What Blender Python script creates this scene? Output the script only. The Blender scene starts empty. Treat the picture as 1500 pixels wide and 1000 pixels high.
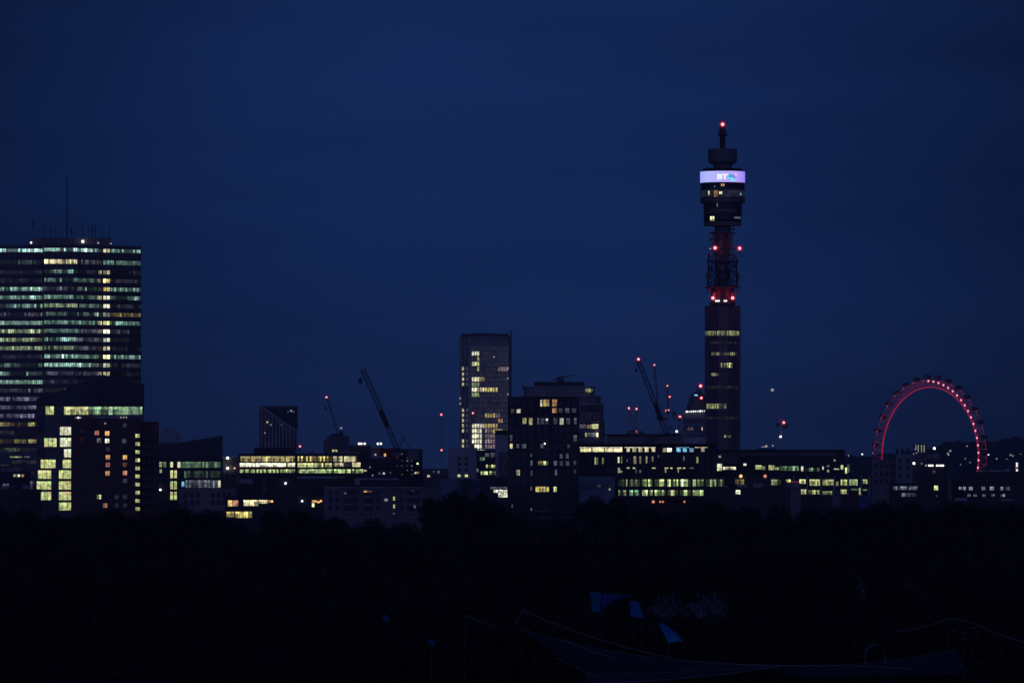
import bpy, bmesh, math, random
from mathutils import Vector, Matrix
R = math.radians
rnd = random.Random(7)
sc = bpy.context.scene
COL = sc.collection
# ------------------------------------------------------------------ camera
F = 8960.0            # focal length in photo pixels (photo 1500 x 1000)
HOR = 698.0           # the eye-level row of the photo
CZ = 65.0             # eye height: a hilltop
cam = bpy.data.cameras.new('camera'); camo = bpy.data.objects.new('camera', cam); COL.objects.link(camo)
camo.location = (0, 0, CZ); camo.rotation_euler = (R(90), 0, 0)
cam.sensor_width = 36; cam.lens = F / 1500 * 36; cam.shift_y = (HOR - 500) / 1500
cam.clip_start = 1; cam.clip_end = 60000
sc.camera = camo
# ------------------------------------------------------------------ world: deep blue-hour sky
w = bpy.data.worlds.new("World"); sc.world = w; w.use_nodes = True
nt = w.node_tree; nt.nodes.clear()
def N(t, **k):
    n = nt.nodes.new(t)
    for a, b in k.items(): setattr(n, a, b)
    return n
L = nt.links.new
tc = N('ShaderNodeTexCoord'); sep = N('ShaderNodeSeparateXYZ'); L(tc.outputs['Generated'], sep.inputs[0])
ramp = N('ShaderNodeValToRGB'); L(sep.outputs['Z'], ramp.inputs[0])
SKY = [(0.0, (.0088, .0235, .0930)), (.012, (.0085, .0258, .1060)), (.035, (.0068, .0240, .1040)), (.075, (.0070, .0228, .1010)), (.20, (.0048, .0150, .074)), (1.0, (.0036, .0105, .056))]
cr = ramp.color_ramp
cr.elements[0].position = SKY[0][0]; cr.elements[0].color = SKY[0][1] + (1,)
cr.elements[1].position = SKY[-1][0]; cr.elements[1].color = SKY[-1][1] + (1,)
for p, c in SKY[1:-1]:
    e = cr.elements.new(p); e.color = c + (1,)
# thin, almost invisible cloud veils
mp = N('ShaderNodeMapping'); L(tc.outputs['Generated'], mp.inputs[0]); mp.inputs['Scale'].default_value = (9, 9, 60)
no = N('ShaderNodeTexNoise'); L(mp.outputs[0], no.inputs[0]); no.inputs['Scale'].default_value = 1.4; no.inputs['Detail'].default_value = 5
mr = N('ShaderNodeMapRange'); L(no.outputs[0], mr.inputs[0]); mr.inputs[1].default_value = .3; mr.inputs[2].default_value = .7; mr.inputs[3].default_value = .88; mr.inputs[4].default_value = 1.12
vm = N('ShaderNodeVectorMath', operation='SCALE'); L(ramp.outputs[0], vm.inputs[0]); L(mr.outputs[0], vm.inputs['Scale'])
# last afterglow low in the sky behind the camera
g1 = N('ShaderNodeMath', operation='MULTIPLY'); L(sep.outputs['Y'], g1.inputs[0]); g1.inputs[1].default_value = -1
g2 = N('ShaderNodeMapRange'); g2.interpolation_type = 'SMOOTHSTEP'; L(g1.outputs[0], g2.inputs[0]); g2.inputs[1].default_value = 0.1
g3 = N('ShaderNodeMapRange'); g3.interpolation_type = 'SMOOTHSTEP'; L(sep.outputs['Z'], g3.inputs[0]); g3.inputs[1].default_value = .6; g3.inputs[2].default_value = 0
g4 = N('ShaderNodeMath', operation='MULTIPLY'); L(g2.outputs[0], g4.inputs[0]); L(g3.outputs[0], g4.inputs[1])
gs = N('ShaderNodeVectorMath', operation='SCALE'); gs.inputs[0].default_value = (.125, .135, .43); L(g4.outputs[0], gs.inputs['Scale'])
# lens vignette put into the sky colour: lightest mid-view, falling off to both sides
xa = N('ShaderNodeMath', operation='ABSOLUTE'); L(sep.outputs['X'], xa.inputs[0])
xm = N('ShaderNodeMapRange'); xm.interpolation_type = 'SMOOTHSTEP'; L(xa.outputs[0], xm.inputs[0]); xm.inputs[1].default_value = .012; xm.inputs[2].default_value = .105; xm.inputs[3].default_value = 1; xm.inputs[4].default_value = .44
vx = N('ShaderNodeVectorMath', operation='SCALE'); L(vm.outputs[0], vx.inputs[0]); L(xm.outputs[0], vx.inputs['Scale'])
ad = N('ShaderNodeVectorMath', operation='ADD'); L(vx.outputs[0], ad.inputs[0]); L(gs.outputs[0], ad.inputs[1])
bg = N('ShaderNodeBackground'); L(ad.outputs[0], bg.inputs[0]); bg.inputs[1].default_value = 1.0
wo = N('ShaderNodeOutputWorld'); L(bg.outputs[0], wo.inputs[0])
vs = sc.view_settings; vs.view_transform = 'Standard'; vs.look = 'None'; vs.exposure = 0; vs.gamma = 1
sc.cycles.volume_bounces = 0; sc.cycles.max_bounces = 4; sc.cycles.transparent_max_bounces = 8
HAZE = 0.000055

# ------------------------------------------------------------------ materials
def lin(c): return tuple((v / 255 / 12.92) if v < 11 else ((v / 255 + .055) / 1.055) ** 2.4 for v in c)
def mat(name, col, rough=.8, var=.25, scale=.12, metal=0, stretch=(1, 1, 1)):
    m = bpy.data.materials.new(name); m.use_nodes = True
    t = m.node_tree; b = t.nodes['Principled BSDF']
    tcn = t.nodes.new('ShaderNodeTexCoord'); mpn = t.nodes.new('ShaderNodeMapping'); mpn.inputs['Scale'].default_value = stretch
    t.links.new(tcn.outputs['Object'], mpn.inputs[0])
    nn = t.nodes.new('ShaderNodeTexNoise'); nn.inputs['Scale'].default_value = scale; nn.inputs['Detail'].default_value = 4
    t.links.new(mpn.outputs[0], nn.inputs[0])
    r = t.nodes.new('ShaderNodeMapRange'); t.links.new(nn.outputs[0], r.inputs[0]); r.inputs[1].default_value = .3; r.inputs[2].default_value = .7
    r.inputs[3].default_value = 1 - var; r.inputs[4].default_value = 1 + var
    s = t.nodes.new('ShaderNodeVectorMath'); s.operation = 'SCALE'; s.inputs[0].default_value = col
    t.links.new(r.outputs[0], s.inputs['Scale']); t.links.new(s.outputs[0], b.inputs['Base Color'])
    b.inputs['Roughness'].default_value = rough; b.inputs['Metallic'].default_value = metal
    return m
M = dict(
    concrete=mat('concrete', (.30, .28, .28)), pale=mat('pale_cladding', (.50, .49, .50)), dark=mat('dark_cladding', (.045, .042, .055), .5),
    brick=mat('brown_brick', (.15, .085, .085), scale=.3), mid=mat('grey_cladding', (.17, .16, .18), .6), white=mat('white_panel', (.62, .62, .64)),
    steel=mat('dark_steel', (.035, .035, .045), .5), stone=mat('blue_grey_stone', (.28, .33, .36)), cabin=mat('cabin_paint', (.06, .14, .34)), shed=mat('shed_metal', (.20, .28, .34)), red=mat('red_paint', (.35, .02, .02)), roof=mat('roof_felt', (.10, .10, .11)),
    galv=mat('galvanised_steel', (.30, .30, .32), .4, metal=.3), grey=mat('grey_concrete', (.22, .21, .23)), tower=mat('tower_panel', (.13, .115, .14), .55),
    blue=mat('blue_sheet', (.01, .24, .50), .6, .35, .8), teal=mat('teal_sheet', (.005, .38, .75), .6, .3, .8), net=mat('netting', (.024, .016, .034), .8, .4, .3),
    blue2=mat('blue_sheet_dim', (.03, .07, .36), .6, .35, .8), tube=mat('aluminium_tube', (.26, .24, .28), .6), palef=mat('pale_canvas', (.25, .36, .6), .7),
    bark=mat('bark', (.06, .045, .035)), grass=mat('grass', (.035, .05, .03), 1, .4, .05), tarmac=mat('tarmac', (.05, .05, .052)),
    leafd=mat('leaf_dark', (.018, .020, .014), .9, .45, .35), leafm=mat('leaf_mid', (.027, .030, .022), .9, .45, .35), leafp=mat('leaf_pale', (.16, .17, .20), .9, .4, .4),
    hill=mat('wooded_hill', (.05, .06, .05), 1, .4, .004))
def glass_mat():
    m = bpy.data.materials.new('window_glass'); m.use_nodes = True; t = m.node_tree; b = t.nodes['Principled BSDF']
    b.inputs['Base Color'].default_value = (.015, .017, .022, 1); b.inputs['Roughness'].default_value = .22
    a = t.nodes.new('ShaderNodeAttribute'); a.attribute_name = 'glow'
    tcn = t.nodes.new('ShaderNodeTexCoord'); nn = t.nodes.new('ShaderNodeTexNoise'); nn.inputs['Scale'].default_value = .9; nn.inputs['Detail'].default_value = 2
    t.links.new(tcn.outputs['Object'], nn.inputs[0])
    r = t.nodes.new('ShaderNodeMapRange'); t.links.new(nn.outputs[0], r.inputs[0]); r.inputs[1].default_value = .35; r.inputs[2].default_value = .65; r.inputs[3].default_value = .48; r.inputs[4].default_value = 1.45
    s = t.nodes.new('ShaderNodeVectorMath'); s.operation = 'SCALE'; t.links.new(a.outputs['Color'], s.inputs[0]); t.links.new(r.outputs[0], s.inputs['Scale'])
    t.links.new(s.outputs[0], b.inputs['Emission Color']); b.inputs['Emission Strength'].default_value = 1
    m.cycles.emission_sampling = 'NONE'; return m
GLASS = glass_mat()
def lampmat(name, col, st, samp='NONE'):
    m = bpy.data.materials.new(name); m.use_nodes = True; b = m.node_tree.nodes['Principled BSDF']
    b.inputs['Base Color'].default_value = (.2, .2, .2, 1); b.inputs['Emission Color'].default_value = col + (1,); b.inputs['Emission Strength'].default_value = st
    m.cycles.emission_sampling = samp; return m
def halomat():
    m = bpy.data.materials.new('red_halo'); m.use_nodes = True; t = m.node_tree; t.nodes.clear(); o = t.nodes.new('ShaderNodeOutputMaterial'); a = t.nodes.new('ShaderNodeAddShader'); tr = t.nodes.new('ShaderNodeBsdfTransparent'); e = t.nodes.new('ShaderNodeEmission')
    tr.inputs[0].default_value = (.85, .62, .66, 1); e.inputs[0].default_value = (1, .015, .07, 1); e.inputs[1].default_value = .085; t.links.new(tr.outputs[0], a.inputs[0]); t.links.new(e.outputs[0], a.inputs[1]); t.links.new(a.outputs[0], o.inputs[0]); m.cycles.emission_sampling = 'NONE'; return m  # tinted shell made to glow, imitating the lamp's glare halo
M['strip'] = mat('brown_strip', (.55, .30, .27), .6); M['mull'] = mat('mullion', (.34, .28, .33), .5)
LM = dict(red=lampmat('red_lamp', (1, .10, .14), 5), redcore=lampmat('red_lamp_core', (1, .42, .46), 3.2), redhalo=halomat(), pink=lampmat('pink_lamp', (1, .30, .45), 2.2), white=lampmat('white_lamp', (1, .95, .85), 3.0),
          cool=lampmat('cool_lamp', (.75, .85, 1), 2.2), dim=lampmat('dim_lamp', (.8, .75, .7), .45), warm=lampmat('warm_lamp', (1, .5, .2), 1.6), blue=lampmat('blue_lamp', (.4, .7, 1), 1.4), rimred=lampmat('rim_red', (1, .03, .09), .55), orange=lampmat('orange_lamp', (1, .36, .22), .8))

# ------------------------------------------------------------------ geometry helpers
def px(x, y, D): return Vector(((x - 750) * D / F, D, CZ + (HOR - y) * D / F))
def X(x, D): return (x - 750) * D / F
def Z(y, D): return CZ + (HOR - y) * D / F
class MB:
    def __init__(s): s.v = []; s.f = []; s.m = []; s.c = []
    def quad(s, pts, mi=0, c=(0, 0, 0)):
        n = len(s.v); s.v += [tuple(p) for p in pts]; s.f.append(tuple(range(n, n + len(pts)))); s.m.append(mi); s.c.append(c)
    def box(s, x0, x1, y0, y1, z0, z1, mi=0, c=(0, 0, 0)):
        p = [(x0, y0, z0), (x1, y0, z0), (x1, y1, z0), (x0, y1, z0), (x0, y0, z1), (x1, y0, z1), (x1, y1, z1), (x0, y1, z1)]
        n = len(s.v); s.v += p
        for f in ((0, 3, 2, 1), (4, 5, 6, 7), (0, 1, 5, 4), (1, 2, 6, 5), (2, 3, 7, 6), (3, 0, 4, 7)):
            s.f.append(tuple(n + i for i in f)); s.m.append(mi); s.c.append(c)
    def prism(s, poly, z0, z1, mi=0):           # poly ccw from above; z1 may be a list per vertex
        n = len(s.v); k = len(poly); zt = z1 if isinstance(z1, (list, tuple)) else [z1] * k
        s.v += [(p[0], p[1], z0) for p in poly] + [(p[0], p[1], zt[i]) for i, p in enumerate(poly)]
        s.f.append(tuple(n + i for i in reversed(range(k)))); s.f.append(tuple(n + k + i for i in range(k)))
        for i in range(k): j = (i + 1) % k; s.f.append((n + i, n + j, n + k + j, n + k + i))
        s.m += [mi] * (k + 2); s.c += [(0, 0, 0)] * (k + 2)
    def beam(s, a, b, r, mi=0, k=4):
        a = Vector(a); b = Vector(b); d = (b - a)
        if d.length < 1e-6: return
        d.normalize(); u = d.cross(Vector((0, 0, 1)));
        if u.length < .05: u = d.cross(Vector((0, 1, 0)))
        u.normalize(); q = d.cross(u); n = len(s.v)
        for P in (a, b):
            for i in range(k):
                t = 2 * math.pi * (i + .5) / k; s.v.append(tuple(P + u * math.cos(t) * r + q * math.sin(t) * r))
        for i in range(k): j = (i + 1) % k; s.f.append((n + i, n + j, n + k + j, n + k + i))
        s.f.append(tuple(n + i for i in reversed(range(k)))); s.f.append(tuple(n + k + i for i in range(k)))
        s.m += [mi] * (k + 2); s.c += [(0, 0, 0)] * (k + 2)
    def lathe(s, cx, cy, prof, k=48, mi=0):     # prof [(r,z)...] bottom to top, closed with caps
        n = len(s.v)
        for r, z in prof:
            for i in range(k): t = 2 * math.pi * i / k; s.v.append((cx + r * math.cos(t), cy + r * math.sin(t), z))
        for a in range(len(prof) - 1):
            for i in range(k): j = (i + 1) % k; s.f.append((n + a * k + i, n + a * k + j, n + (a + 1) * k + j, n + (a + 1) * k + i)); s.m.append(mi); s.c.append((0, 0, 0))
        s.f.append(tuple(n + i for i in reversed(range(k)))); s.f.append(tuple(n + (len(prof) - 1) * k + i for i in range(k))); s.m += [mi] * 2; s.c += [(0, 0, 0)] * 2
    def ball(s, c, r, mi=0, sz=1.0, k=10):
        prof = [(max(r * math.cos(t), .01), c[2] + r * sz * math.sin(t)) for t in [R(-88 + 176 * i / 7) for i in range(8)]]
        s.lathe(c[0], c[1], prof, k, mi)
    def lattice(s, a, b, wd, r, n=None, mi=0):
        a = Vector(a); b = Vector(b); d = (b - a); ln = d.length; d.normalize(); u = d.cross(Vector((0, 1, 0))); u = u.normalized() if u.length > .05 else Vector((1, 0, 0)); q = d.cross(u)
        h = wd / 2; cs = [u * h + q * h, -u * h + q * h, -u * h - q * h, u * h - q * h]; n = n or max(3, int(ln / wd / 1.1))
        for c in cs: s.beam(a + c, b + c, r, mi)
        for i in range(n):
            p = a + d * ln * i / n; p2 = a + d * ln * (i + 1) / n
            for k in range(4):
                c, e = cs[k], cs[(k + 1) % 4]
                s.beam(p + c, p2 + e, r * .6, mi)
                if i % 2 == 0: s.beam(p + c, p + e, r * .6, mi)
    def build(s, name, mats, parent=None, loc=None, smooth=False):
        me = bpy.data.meshes.new(name); o = None
        off = Vector(parent.matrix_world.translation) if parent is not None and loc is None else Vector(loc or (0, 0, 0))
        if parent is not None and loc is None: off = Vector(ROOTLOC[parent.name])
        me.from_pydata([(v[0] - off.x, v[1] - off.y, v[2] - off.z) for v in s.v], [], s.f)
        mats = mats if isinstance(mats, (list, tuple)) else [mats]
        for m in mats: me.materials.append(m)
        me.polygons.foreach_set('material_index', s.m)
        if any(m is GLASS for m in mats):
            at = me.attributes.new('glow', 'FLOAT_COLOR', 'CORNER'); buf = []
            for p, c in zip(me.polygons, s.c): buf += list(c + (1,)) * p.loop_total
            at.data.foreach_set('color', buf)
        if smooth: me.polygons.foreach_set('use_smooth', [True] * len(me.polygons))
        me.update(); o = bpy.data.objects.new(name, me); COL.objects.link(o)
        if parent is not None: o.parent = parent; ROOTLOC[o.name] = ROOTLOC[parent.name]
        else: o.location = off; ROOTLOC[o.name] = tuple(off)
        return o
ROOTLOC = {}
def tag(o, label=None, cat=None, group=None, kind=None):
    if label: o['label'] = label
    if cat: o['category'] = cat
    if group: o['group'] = group
    if kind: o['kind'] = kind
    return o
def thing(name, label, cat, loc, group=None):
    o = bpy.data.objects.new(name, None); COL.objects.link(o); o.location = loc; o.empty_display_size = 2
    ROOTLOC[o.name] = tuple(loc); return tag(o, label, cat, group)
def lamp(parent, p, r, kind, name='lamp', glow=0, housing=True):
    m = MB(); m.ball(p, r, 0)
    if housing: m.box(p[0] - r * .5, p[0] + r * .5, p[1] - r * .5 + r*.3, p[1] + r * .5+ r*.3, p[2] - r * 1.5, p[2] - r * .8, 1)
    o = m.build(name, [LM[kind], M['steel']], parent)
    if glow:
        l = bpy.data.lights.new('lamp_light', 'POINT'); l.energy = glow; l.color = (1, .05, .08) if kind.startswith('red') else (1, .9, .7); l.shadow_soft_size = r * 1.3
        q = bpy.data.objects.new('lamp_light', l); COL.objects.link(q); q.parent = parent; q.location = Vector(p) - Vector(ROOTLOC[parent.name]) + Vector((0, -r * 1.6, 0))
    return o
def beacon(parent, p, r, glow=0):
    "aviation lamp: small brilliant core, glare halo imitated by a glowing tinted globe"
    m = MB(); m.ball(p, r * .46, 0); m.box(p[0] - r * .3, p[0] + r * .3, p[1] - r * .2, p[1] + r * .3, p[2] - r * 1.6, p[2] - r * 1.0, 1)
    o = m.build('beacon', [LM['redcore'], M['steel']], parent); m = MB(); m.ball(p, r, 0, k=16); m.build('halo_shell', LM['redhalo'], o)
    if glow:
        l = bpy.data.lights.new('beacon_light', 'POINT'); l.energy = glow; l.color = (1, .03, .07); l.shadow_soft_size = r
        q = bpy.data.objects.new('beacon_light', l); COL.objects.link(q); q.parent = parent; q.location = Vector(p) - Vector(ROOTLOC[parent.name]) + Vector((0, -r * 1.4, r))
    return o

GZ = 27.0
# colours of lit glass, as seen (8-bit)
YG = lin((200, 206, 138)); WH = lin((235, 235, 200)); CR = lin((225, 215, 165)); WM = lin((222, 165, 105)); OR = lin((150, 98, 78)); TE = lin((110, 165, 150)); GT = lin((112, 145, 112)); GR = lin((90, 95, 105))
CY = lin((120, 190, 225)); YE = lin((200, 182, 105)); DG = lin((50, 52, 62)); RD = lin((150, 40, 40)); GN = lin((172, 195, 130)); PK = lin((110, 95, 95))

class Bld:
    """a building: its front plane faces the camera at distance D; x and heights are given as photo columns and rows and turned into metres at that distance"""
    def __init__(s, name, label, cat, D, x0, x1, yt, depth, mt, group=None, zg=GZ, parapet=.9, body=True, roofm='roof', plant=True):
        s.D = D; s.wins = []; s.zg = zg; s.x0 = x0; s.x1 = x1; s.depth = depth; s.mt = mt; s.k = D / F
        s.root = thing(name, label, cat, (X((x0 + x1) / 2, D), D, zg), group)
        s.root.rotation_euler.z = -math.atan2(X((x0 + x1) / 2, D), D)     # its front squares up to the hill
        if body:
            a, b = X(x0, D), X(x1, D); zt = Z(yt, D)
            m = MB(); m.box(a, b, D, D + depth, zg, zt - parapet); m.build('wall', M[mt], s.root)
            m = MB(); e = .12
            m.box(a - e, b + e, D - e, D + .3, zt - parapet + .01, zt); m.box(a - e, b + e, D + depth - .3, D + depth + e, zt - parapet + .01, zt)
            m.box(a - e, a + .3, D + .3, D + depth - .3, zt - parapet + .01, zt); m.box(b - .3, b + e, D + .3, D + depth - .3, zt - parapet + .01, zt)
            m.build('parapet', M[mt if mt != 'roof' else 'concrete'], s.root)
            if plant and (b - a) > 12:
                m = MB()
                for i in range(rnd.randint(2, 4)):
                    u = rnd.uniform(a + 2, b - 5); v = D + rnd.uniform(.35, .7) * depth; h = rnd.uniform(.6, 1.5)
                    m.box(u, u + rnd.uniform(1.5, 4), v, v + 3, zt - parapet, zt + h - .4)
                m.beam((a + (b - a) * rnd.random(), D + depth * .5, zt - 1), (a + (b - a) * rnd.random(), D + depth * .5, zt + 1.5), .08)
                m.build('roof_plant', M['galv'], s.root)
    def box(s, name, x0, x1, y0, y1, d0, d1, mt):
        m = MB(); m.box(X(x0, s.D), X(x1, s.D), s.D + d0, s.D + d1, Z(y1, s.D), Z(y0, s.D)); return m.build(name, M[mt], s.root)
    def win(s, x0, x1, y0, y1, c=None, k=1.0, n=1, dy=0, var=.3, name='window', frame='dark', p=1.0, top=.5, z=None):
        s.wins.append((x0, x1, y0, y1, c, k, n, dy, var, name, frame, p, top))
    def finish(s, cap=95):
        def area(a): return (a[1] - a[0]) * (a[3] - a[2]) * (2 if a[4] else 1)
        for nm in sorted({a[9] for a in s.wins}):
            ws = sorted([a for a in s.wins if a[9] == nm], key=lambda a: -area(a))
            rest = MB()
            for i, a in enumerate(ws):
                mb = rest if i >= cap else MB(); s.mk(mb, a)
                if i < cap: mb.build(nm, [GLASS, M[a[10]]], s.root)
            if len(ws) > cap: tag(rest.build(nm, [GLASS, M['dark']], s.root), kind='stuff')
        s.wins = []
        return s
    def mk(s, mb, a):
        x0, x1, y0, y1, c, k, n, dy, var, nm, fr, p, top = a
        D = s.D; xa, xb, za, zb = X(x0, D), X(x1, D), Z(y1, D), Z(y0, D); y = D + dy
        t = .12; mb.box(xa - t, xb + t, y - .10, y + .15, zb, zb + t, 1); mb.box(xa - t, xb + t, y - .16, y + .15, za - t, za, 1)
        mb.box(xa - t, xa, y - .10, y + .15, za, zb, 1); mb.box(xb, xb + t, y - .10, y + .15, za, zb, 1)
        pw = (xb - xa) / n; g = min(.12, pw * .08); zm = za + (zb - za) * (1 - .32)
        for i in range(n):
            l = xa + i * pw + (g if i else 0); r = xa + (i + 1) * pw
            if i: mb.box(l - g, l, y - .09, y + .1, za, zb, 1)
            q = (0, 0, 0); q2 = q
            if c and rnd.random() < p:
                f = k * math.exp(rnd.gauss(0, var)); q = tuple(v * f for v in c); q2 = tuple(v * f * (1 + top * rnd.random()) for v in c)
                if n >= 3 and var > .12: d_ = rnd.choice((.3, .55, .8, 1, 1)); q = tuple(v * d_ for v in q)
            elif c: q = q2 = tuple(v * k * .08 for v in c)
            mb.quad([(l, y - .05, za), (r, y - .05, za), (r, y - .05, zm), (l, y - .05, zm)], 0, q)
            mb.quad([(l, y - .05, zm), (r, y - .05, zm), (r, y - .05, zb), (l, y - .05, zb)], 0, q2)
    def grid(s, xs, ys, w, h, lit=(), name='window', frame='dark', n=1, dimp=.0):
        for y in ys:
            for x in xs:
                if any(l[0] < x + w / 2 and l[1] > x - w / 2 and l[2] < y + h and l[3] > y for l in s.wins): continue
                s.win(x - w / 2, x + w / 2, y, y + h, DG if rnd.random() < dimp else None, .6, n, name=name, frame=frame)

# ================================================================== SETTING: ground, far hills
def gz(x, y):
    pts = [(-200, 63.4), (0, 63.3), (60, 61), (200, 48), (420, 38), (900, 35), (1600, 34), (1900, 27), (1e6, 26)]
    for (a, za), (b, zb) in zip(pts, pts[1:]):
        if y <= b: return za + (zb - za) * max(0, (y - a)) / (b - a)
    return 26
m = MB(); ys = [-200, -60, 0, 30, 60, 130, 200, 310, 420, 650, 900, 1250, 1600, 1750, 1900, 3000, 6000, 13800]; xs = [-5800, -2500, -900, -300, -100, 0, 100, 300, 900, 2500, 5800]
for a, b in zip(ys, ys[1:]):
    for c, d in zip(xs, xs[1:]): m.quad([(c, a, gz(c, a)), (d, a, gz(d, a)), (d, b, gz(d, b)), (c, b, gz(c, b))])
tag(m.build('ground', M['grass'], loc=(0, 0, 0)), kind='structure')
def lerp(tab, x):
    for (a, p), (b, q) in zip(tab, tab[1:]):
        if x <= b: return p + (q - p) * max(0, (x - a)) / (b - a)
    return tab[-1][1]
RID = [(-3000, 690), (0, 688), (300, 684), (640, 688), (900, 680), (1240, 668), (1300, 665), (1345, 660), (1380, 650), (1405, 645), (1440, 648), (1470, 642), (1520, 640), (1700, 648), (2600, 670), (4500, 690)]
m = MB(); D = 9500; prev = None
x = -2400
while x < 3800:
    y = lerp(RID, x) + 1.6 * math.sin(x * .13) + 1.1 * math.sin(x * .31 + 2) + rnd.uniform(-.8, .8)
    row = [(X(x, D), D - 1500, 25.5), (X(x, D), D - 700, 25.5 + .55 * (Z(y, D) - 25.5)), (X(x, D), D, Z(y, D)), (X(x, D), D + 1600, 25.5)]
    if prev:
        for i in range(3): m.quad([prev[i], row[i], row[i + 1], prev[i + 1]])
    prev = row; x += 5
tag(m.build('hills', M['hill'], loc=(0, 0, 0)), kind='structure')
m = MB(); m.quad([(-700, 1905, 27.02), (700, 1905, 27.02), (700, 1925, 27.02), (-700, 1925, 27.02)])
tag(m.build('road', M['tarmac'], loc=(0, 0, 0.02)), kind='structure')

# ================================================================== 1 big ribbon-windowed office tower, left
def office_tower():
    D = 2200; root = thing('office_tower', 'tall office tower with ribbon windows on every floor, at the left edge of the skyline', 'office tower', (X(60, D), D, GZ)); root.rotation_euler.z = -math.atan2(X(60, D), D)
    # plan, front faces left to right: (column, distance)
    FC = [((-150, 2207), (63.2, 2204)), ((63.4, 2196), (112, 2196.5)), ((112.4, 2199), (145, 2203)), ((145.3, 2205), (163, 2205)), ((163.3, 2206), (209.5, 2213))]
    pl = []
    for a, b in FC: pl += [(X(a[0], a[1]), a[1]), (X(b[0], b[1]), b[1])]
    xl = pl[0][0]; xr = pl[-1][0]
    poly = pl + [(xr, 2250), (xl + 10, 2254), (xl, 2240)]
    ztop = Z(357.5, 2195)
    m = MB(); m.prism(poly, GZ, ztop - 1.2); m.build('core', M['dark'], root)
    def grow(e): 
        cx = sum(p[0] for p in poly) / len(poly); cy = sum(p[1] for p in poly) / len(poly)
        return [(p[0] + (e if p[0] > cx else -e) * .5 * (1 if p in (pl[-1],) or p[0] > xr - 1 or p[0] < xl + 12 else 0), p[1] + (e if p[1] > 2225 else -e)) for p in poly]
    go = grow(.55)
    rows = [365.5, 382.9] + [397.4 + 12.42 * i for i in range(23)]
    hs = [4.8, 6.2] + [5.5] * 23
    zr = [(Z(y + h / 2, 2195), Z(y - h / 2, 2195)) for y, h in zip(rows, hs)]
    prev = ztop
    for i, (a, b) in enumerate(zr):
        m = MB(); m.prism(go, b + .02, prev); m.build('spandrel', M['tower' if i % 1 == 0 else 'dark'], root); prev = a
    m = MB(); m.prism(go, GZ + .5, prev); m.build('spandrel', M['tower'], root)
    T = lin((118, 155, 140)); T2 = lin((135, 155, 118)); B = lin((185, 235, 225)); G = lin((95, 95, 115)); Yl = lin((150, 140, 85))
    A = [None] * 25
    #         A            B            C           E   : (colour, gain, fraction of panes lit)
    rowsL = [((B, 1.5, .6), (B, 1.0, .6), (B, 1.1, .6), (B, .7, .5)), ((T, .25, .2), (CR, 1.2, .8), (G, .5, .6), (T, .5, .9)), ((G, .10, 1), (T, .5, .5), (G, .3, .5), (G, .15, .3)),
             ((G, .10, 1), (T, .45, .5), (T, .6, .7), (G, .12, 1)), ((T, .9, 1), (G, .45, .7), (T, .45, .8), (T, .6, .9)), ((T, .75, 1), (T, .85, .9), (T, .4, .9), (T, .5, .7)), ((T, .55, .9), (T2, .7, .9), (T, .3, .9), (G, .12, 1)),
             ((G, .35, .5), (T, .3, .6), (T, .35, .8), (Yl, .5, .8)), ((T, .9, 1), (T, .75, 1), (T, .45, 1), (T, .65, .9)), ((T2, .8, 1), (T, .6, 1), (G, .45, 1), (G, .3, .5)), ((T2, .75, 1), (T, .75, .9), (G, .4, .8), (G, .1, .6)),
             ((T2, .8, 1), (T2, .6, .7), (G, .35, .8), (G, .1, .6)), ((G, .12, 1), (T, 1.5, 1), (T, .85, 1), (T, .9, .9)), ((T, .3, .4), (T, 1.6, 1), (T, .7, 1), (G, .2, .8)), ((T, .25, .3), (G, .4, .9), (G, .3, 1), (G, .1, .5)),
             ((T, 1.0, 1), (G, .12, 1), None, None), ((G, .5, .7), (Yl, .4, .4), None, None), ((G, .6, .9), None, None, None), ((G, .6, .9), None, None, None), ((G, .5, .8), None, None, None), ((Yl, .35, .7), None, None, None),
             ((G, .2, .3), None, None, None), ((Yl, .5, .7), None, None, None), ((T2, .3, .3), None, None, None), ((G, .3, .6), None, None, None)]
    cnt = 0; rest = MB()
    stairs = [CR, TE, CR, YE, YE, WH, WH, WH, YG, WH, WH, WH, YG, WH, CR, WH, CR, YE, WH]
    def band(mb, f, i, c, k, p, n, s0=0, s1=1):
        (xa, da), (xb, db) = f; a = Vector((X(xa, da), da - .06)); b = Vector((X(xb, db), db - .06)); za, zb = zr[i]; zm = za + (zb - za) * .66
        tr = random.Random(i * 31 + int(xa)); drift = tr.random() * 9; grp = 1
        for j in range(n):
            u = s0 + (s1 - s0) * (j + .13) / n; v = s0 + (s1 - s0) * (j + .96) / n; P = a + (b - a) * u; Q = a + (b - a) * v
            on = (math.sin(drift + j * .33) * .5 + .5 + tr.uniform(-.25, .25)) < p + .15 if p < 1 else True
            if j % 3 == 0: grp = math.exp(tr.gauss(0, .55))
            g = k * .80 * grp * math.exp(tr.gauss(0, .4)) if on else k * .10
            if on and tr.random() < .07: g *= 2.6
            q = tuple(z * g for z in c); q2 = tuple(z * g * (1 + .6 * tr.random()) for z in c)
            mb.quad([(P.x, P.y, za), (Q.x, Q.y, za), (Q.x, Q.y, zm), (P.x, P.y, zm)], 0, q)
            mb.quad([(P.x, P.y, zm), (Q.x, Q.y, zm), (Q.x, Q.y, zb), (P.x, P.y, zb)], 0, q2)
            if j: mb.box(P.x - .14, P.x - .02, P.y - .12, P.y + .1, za, zb, 1)
    order = []
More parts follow.
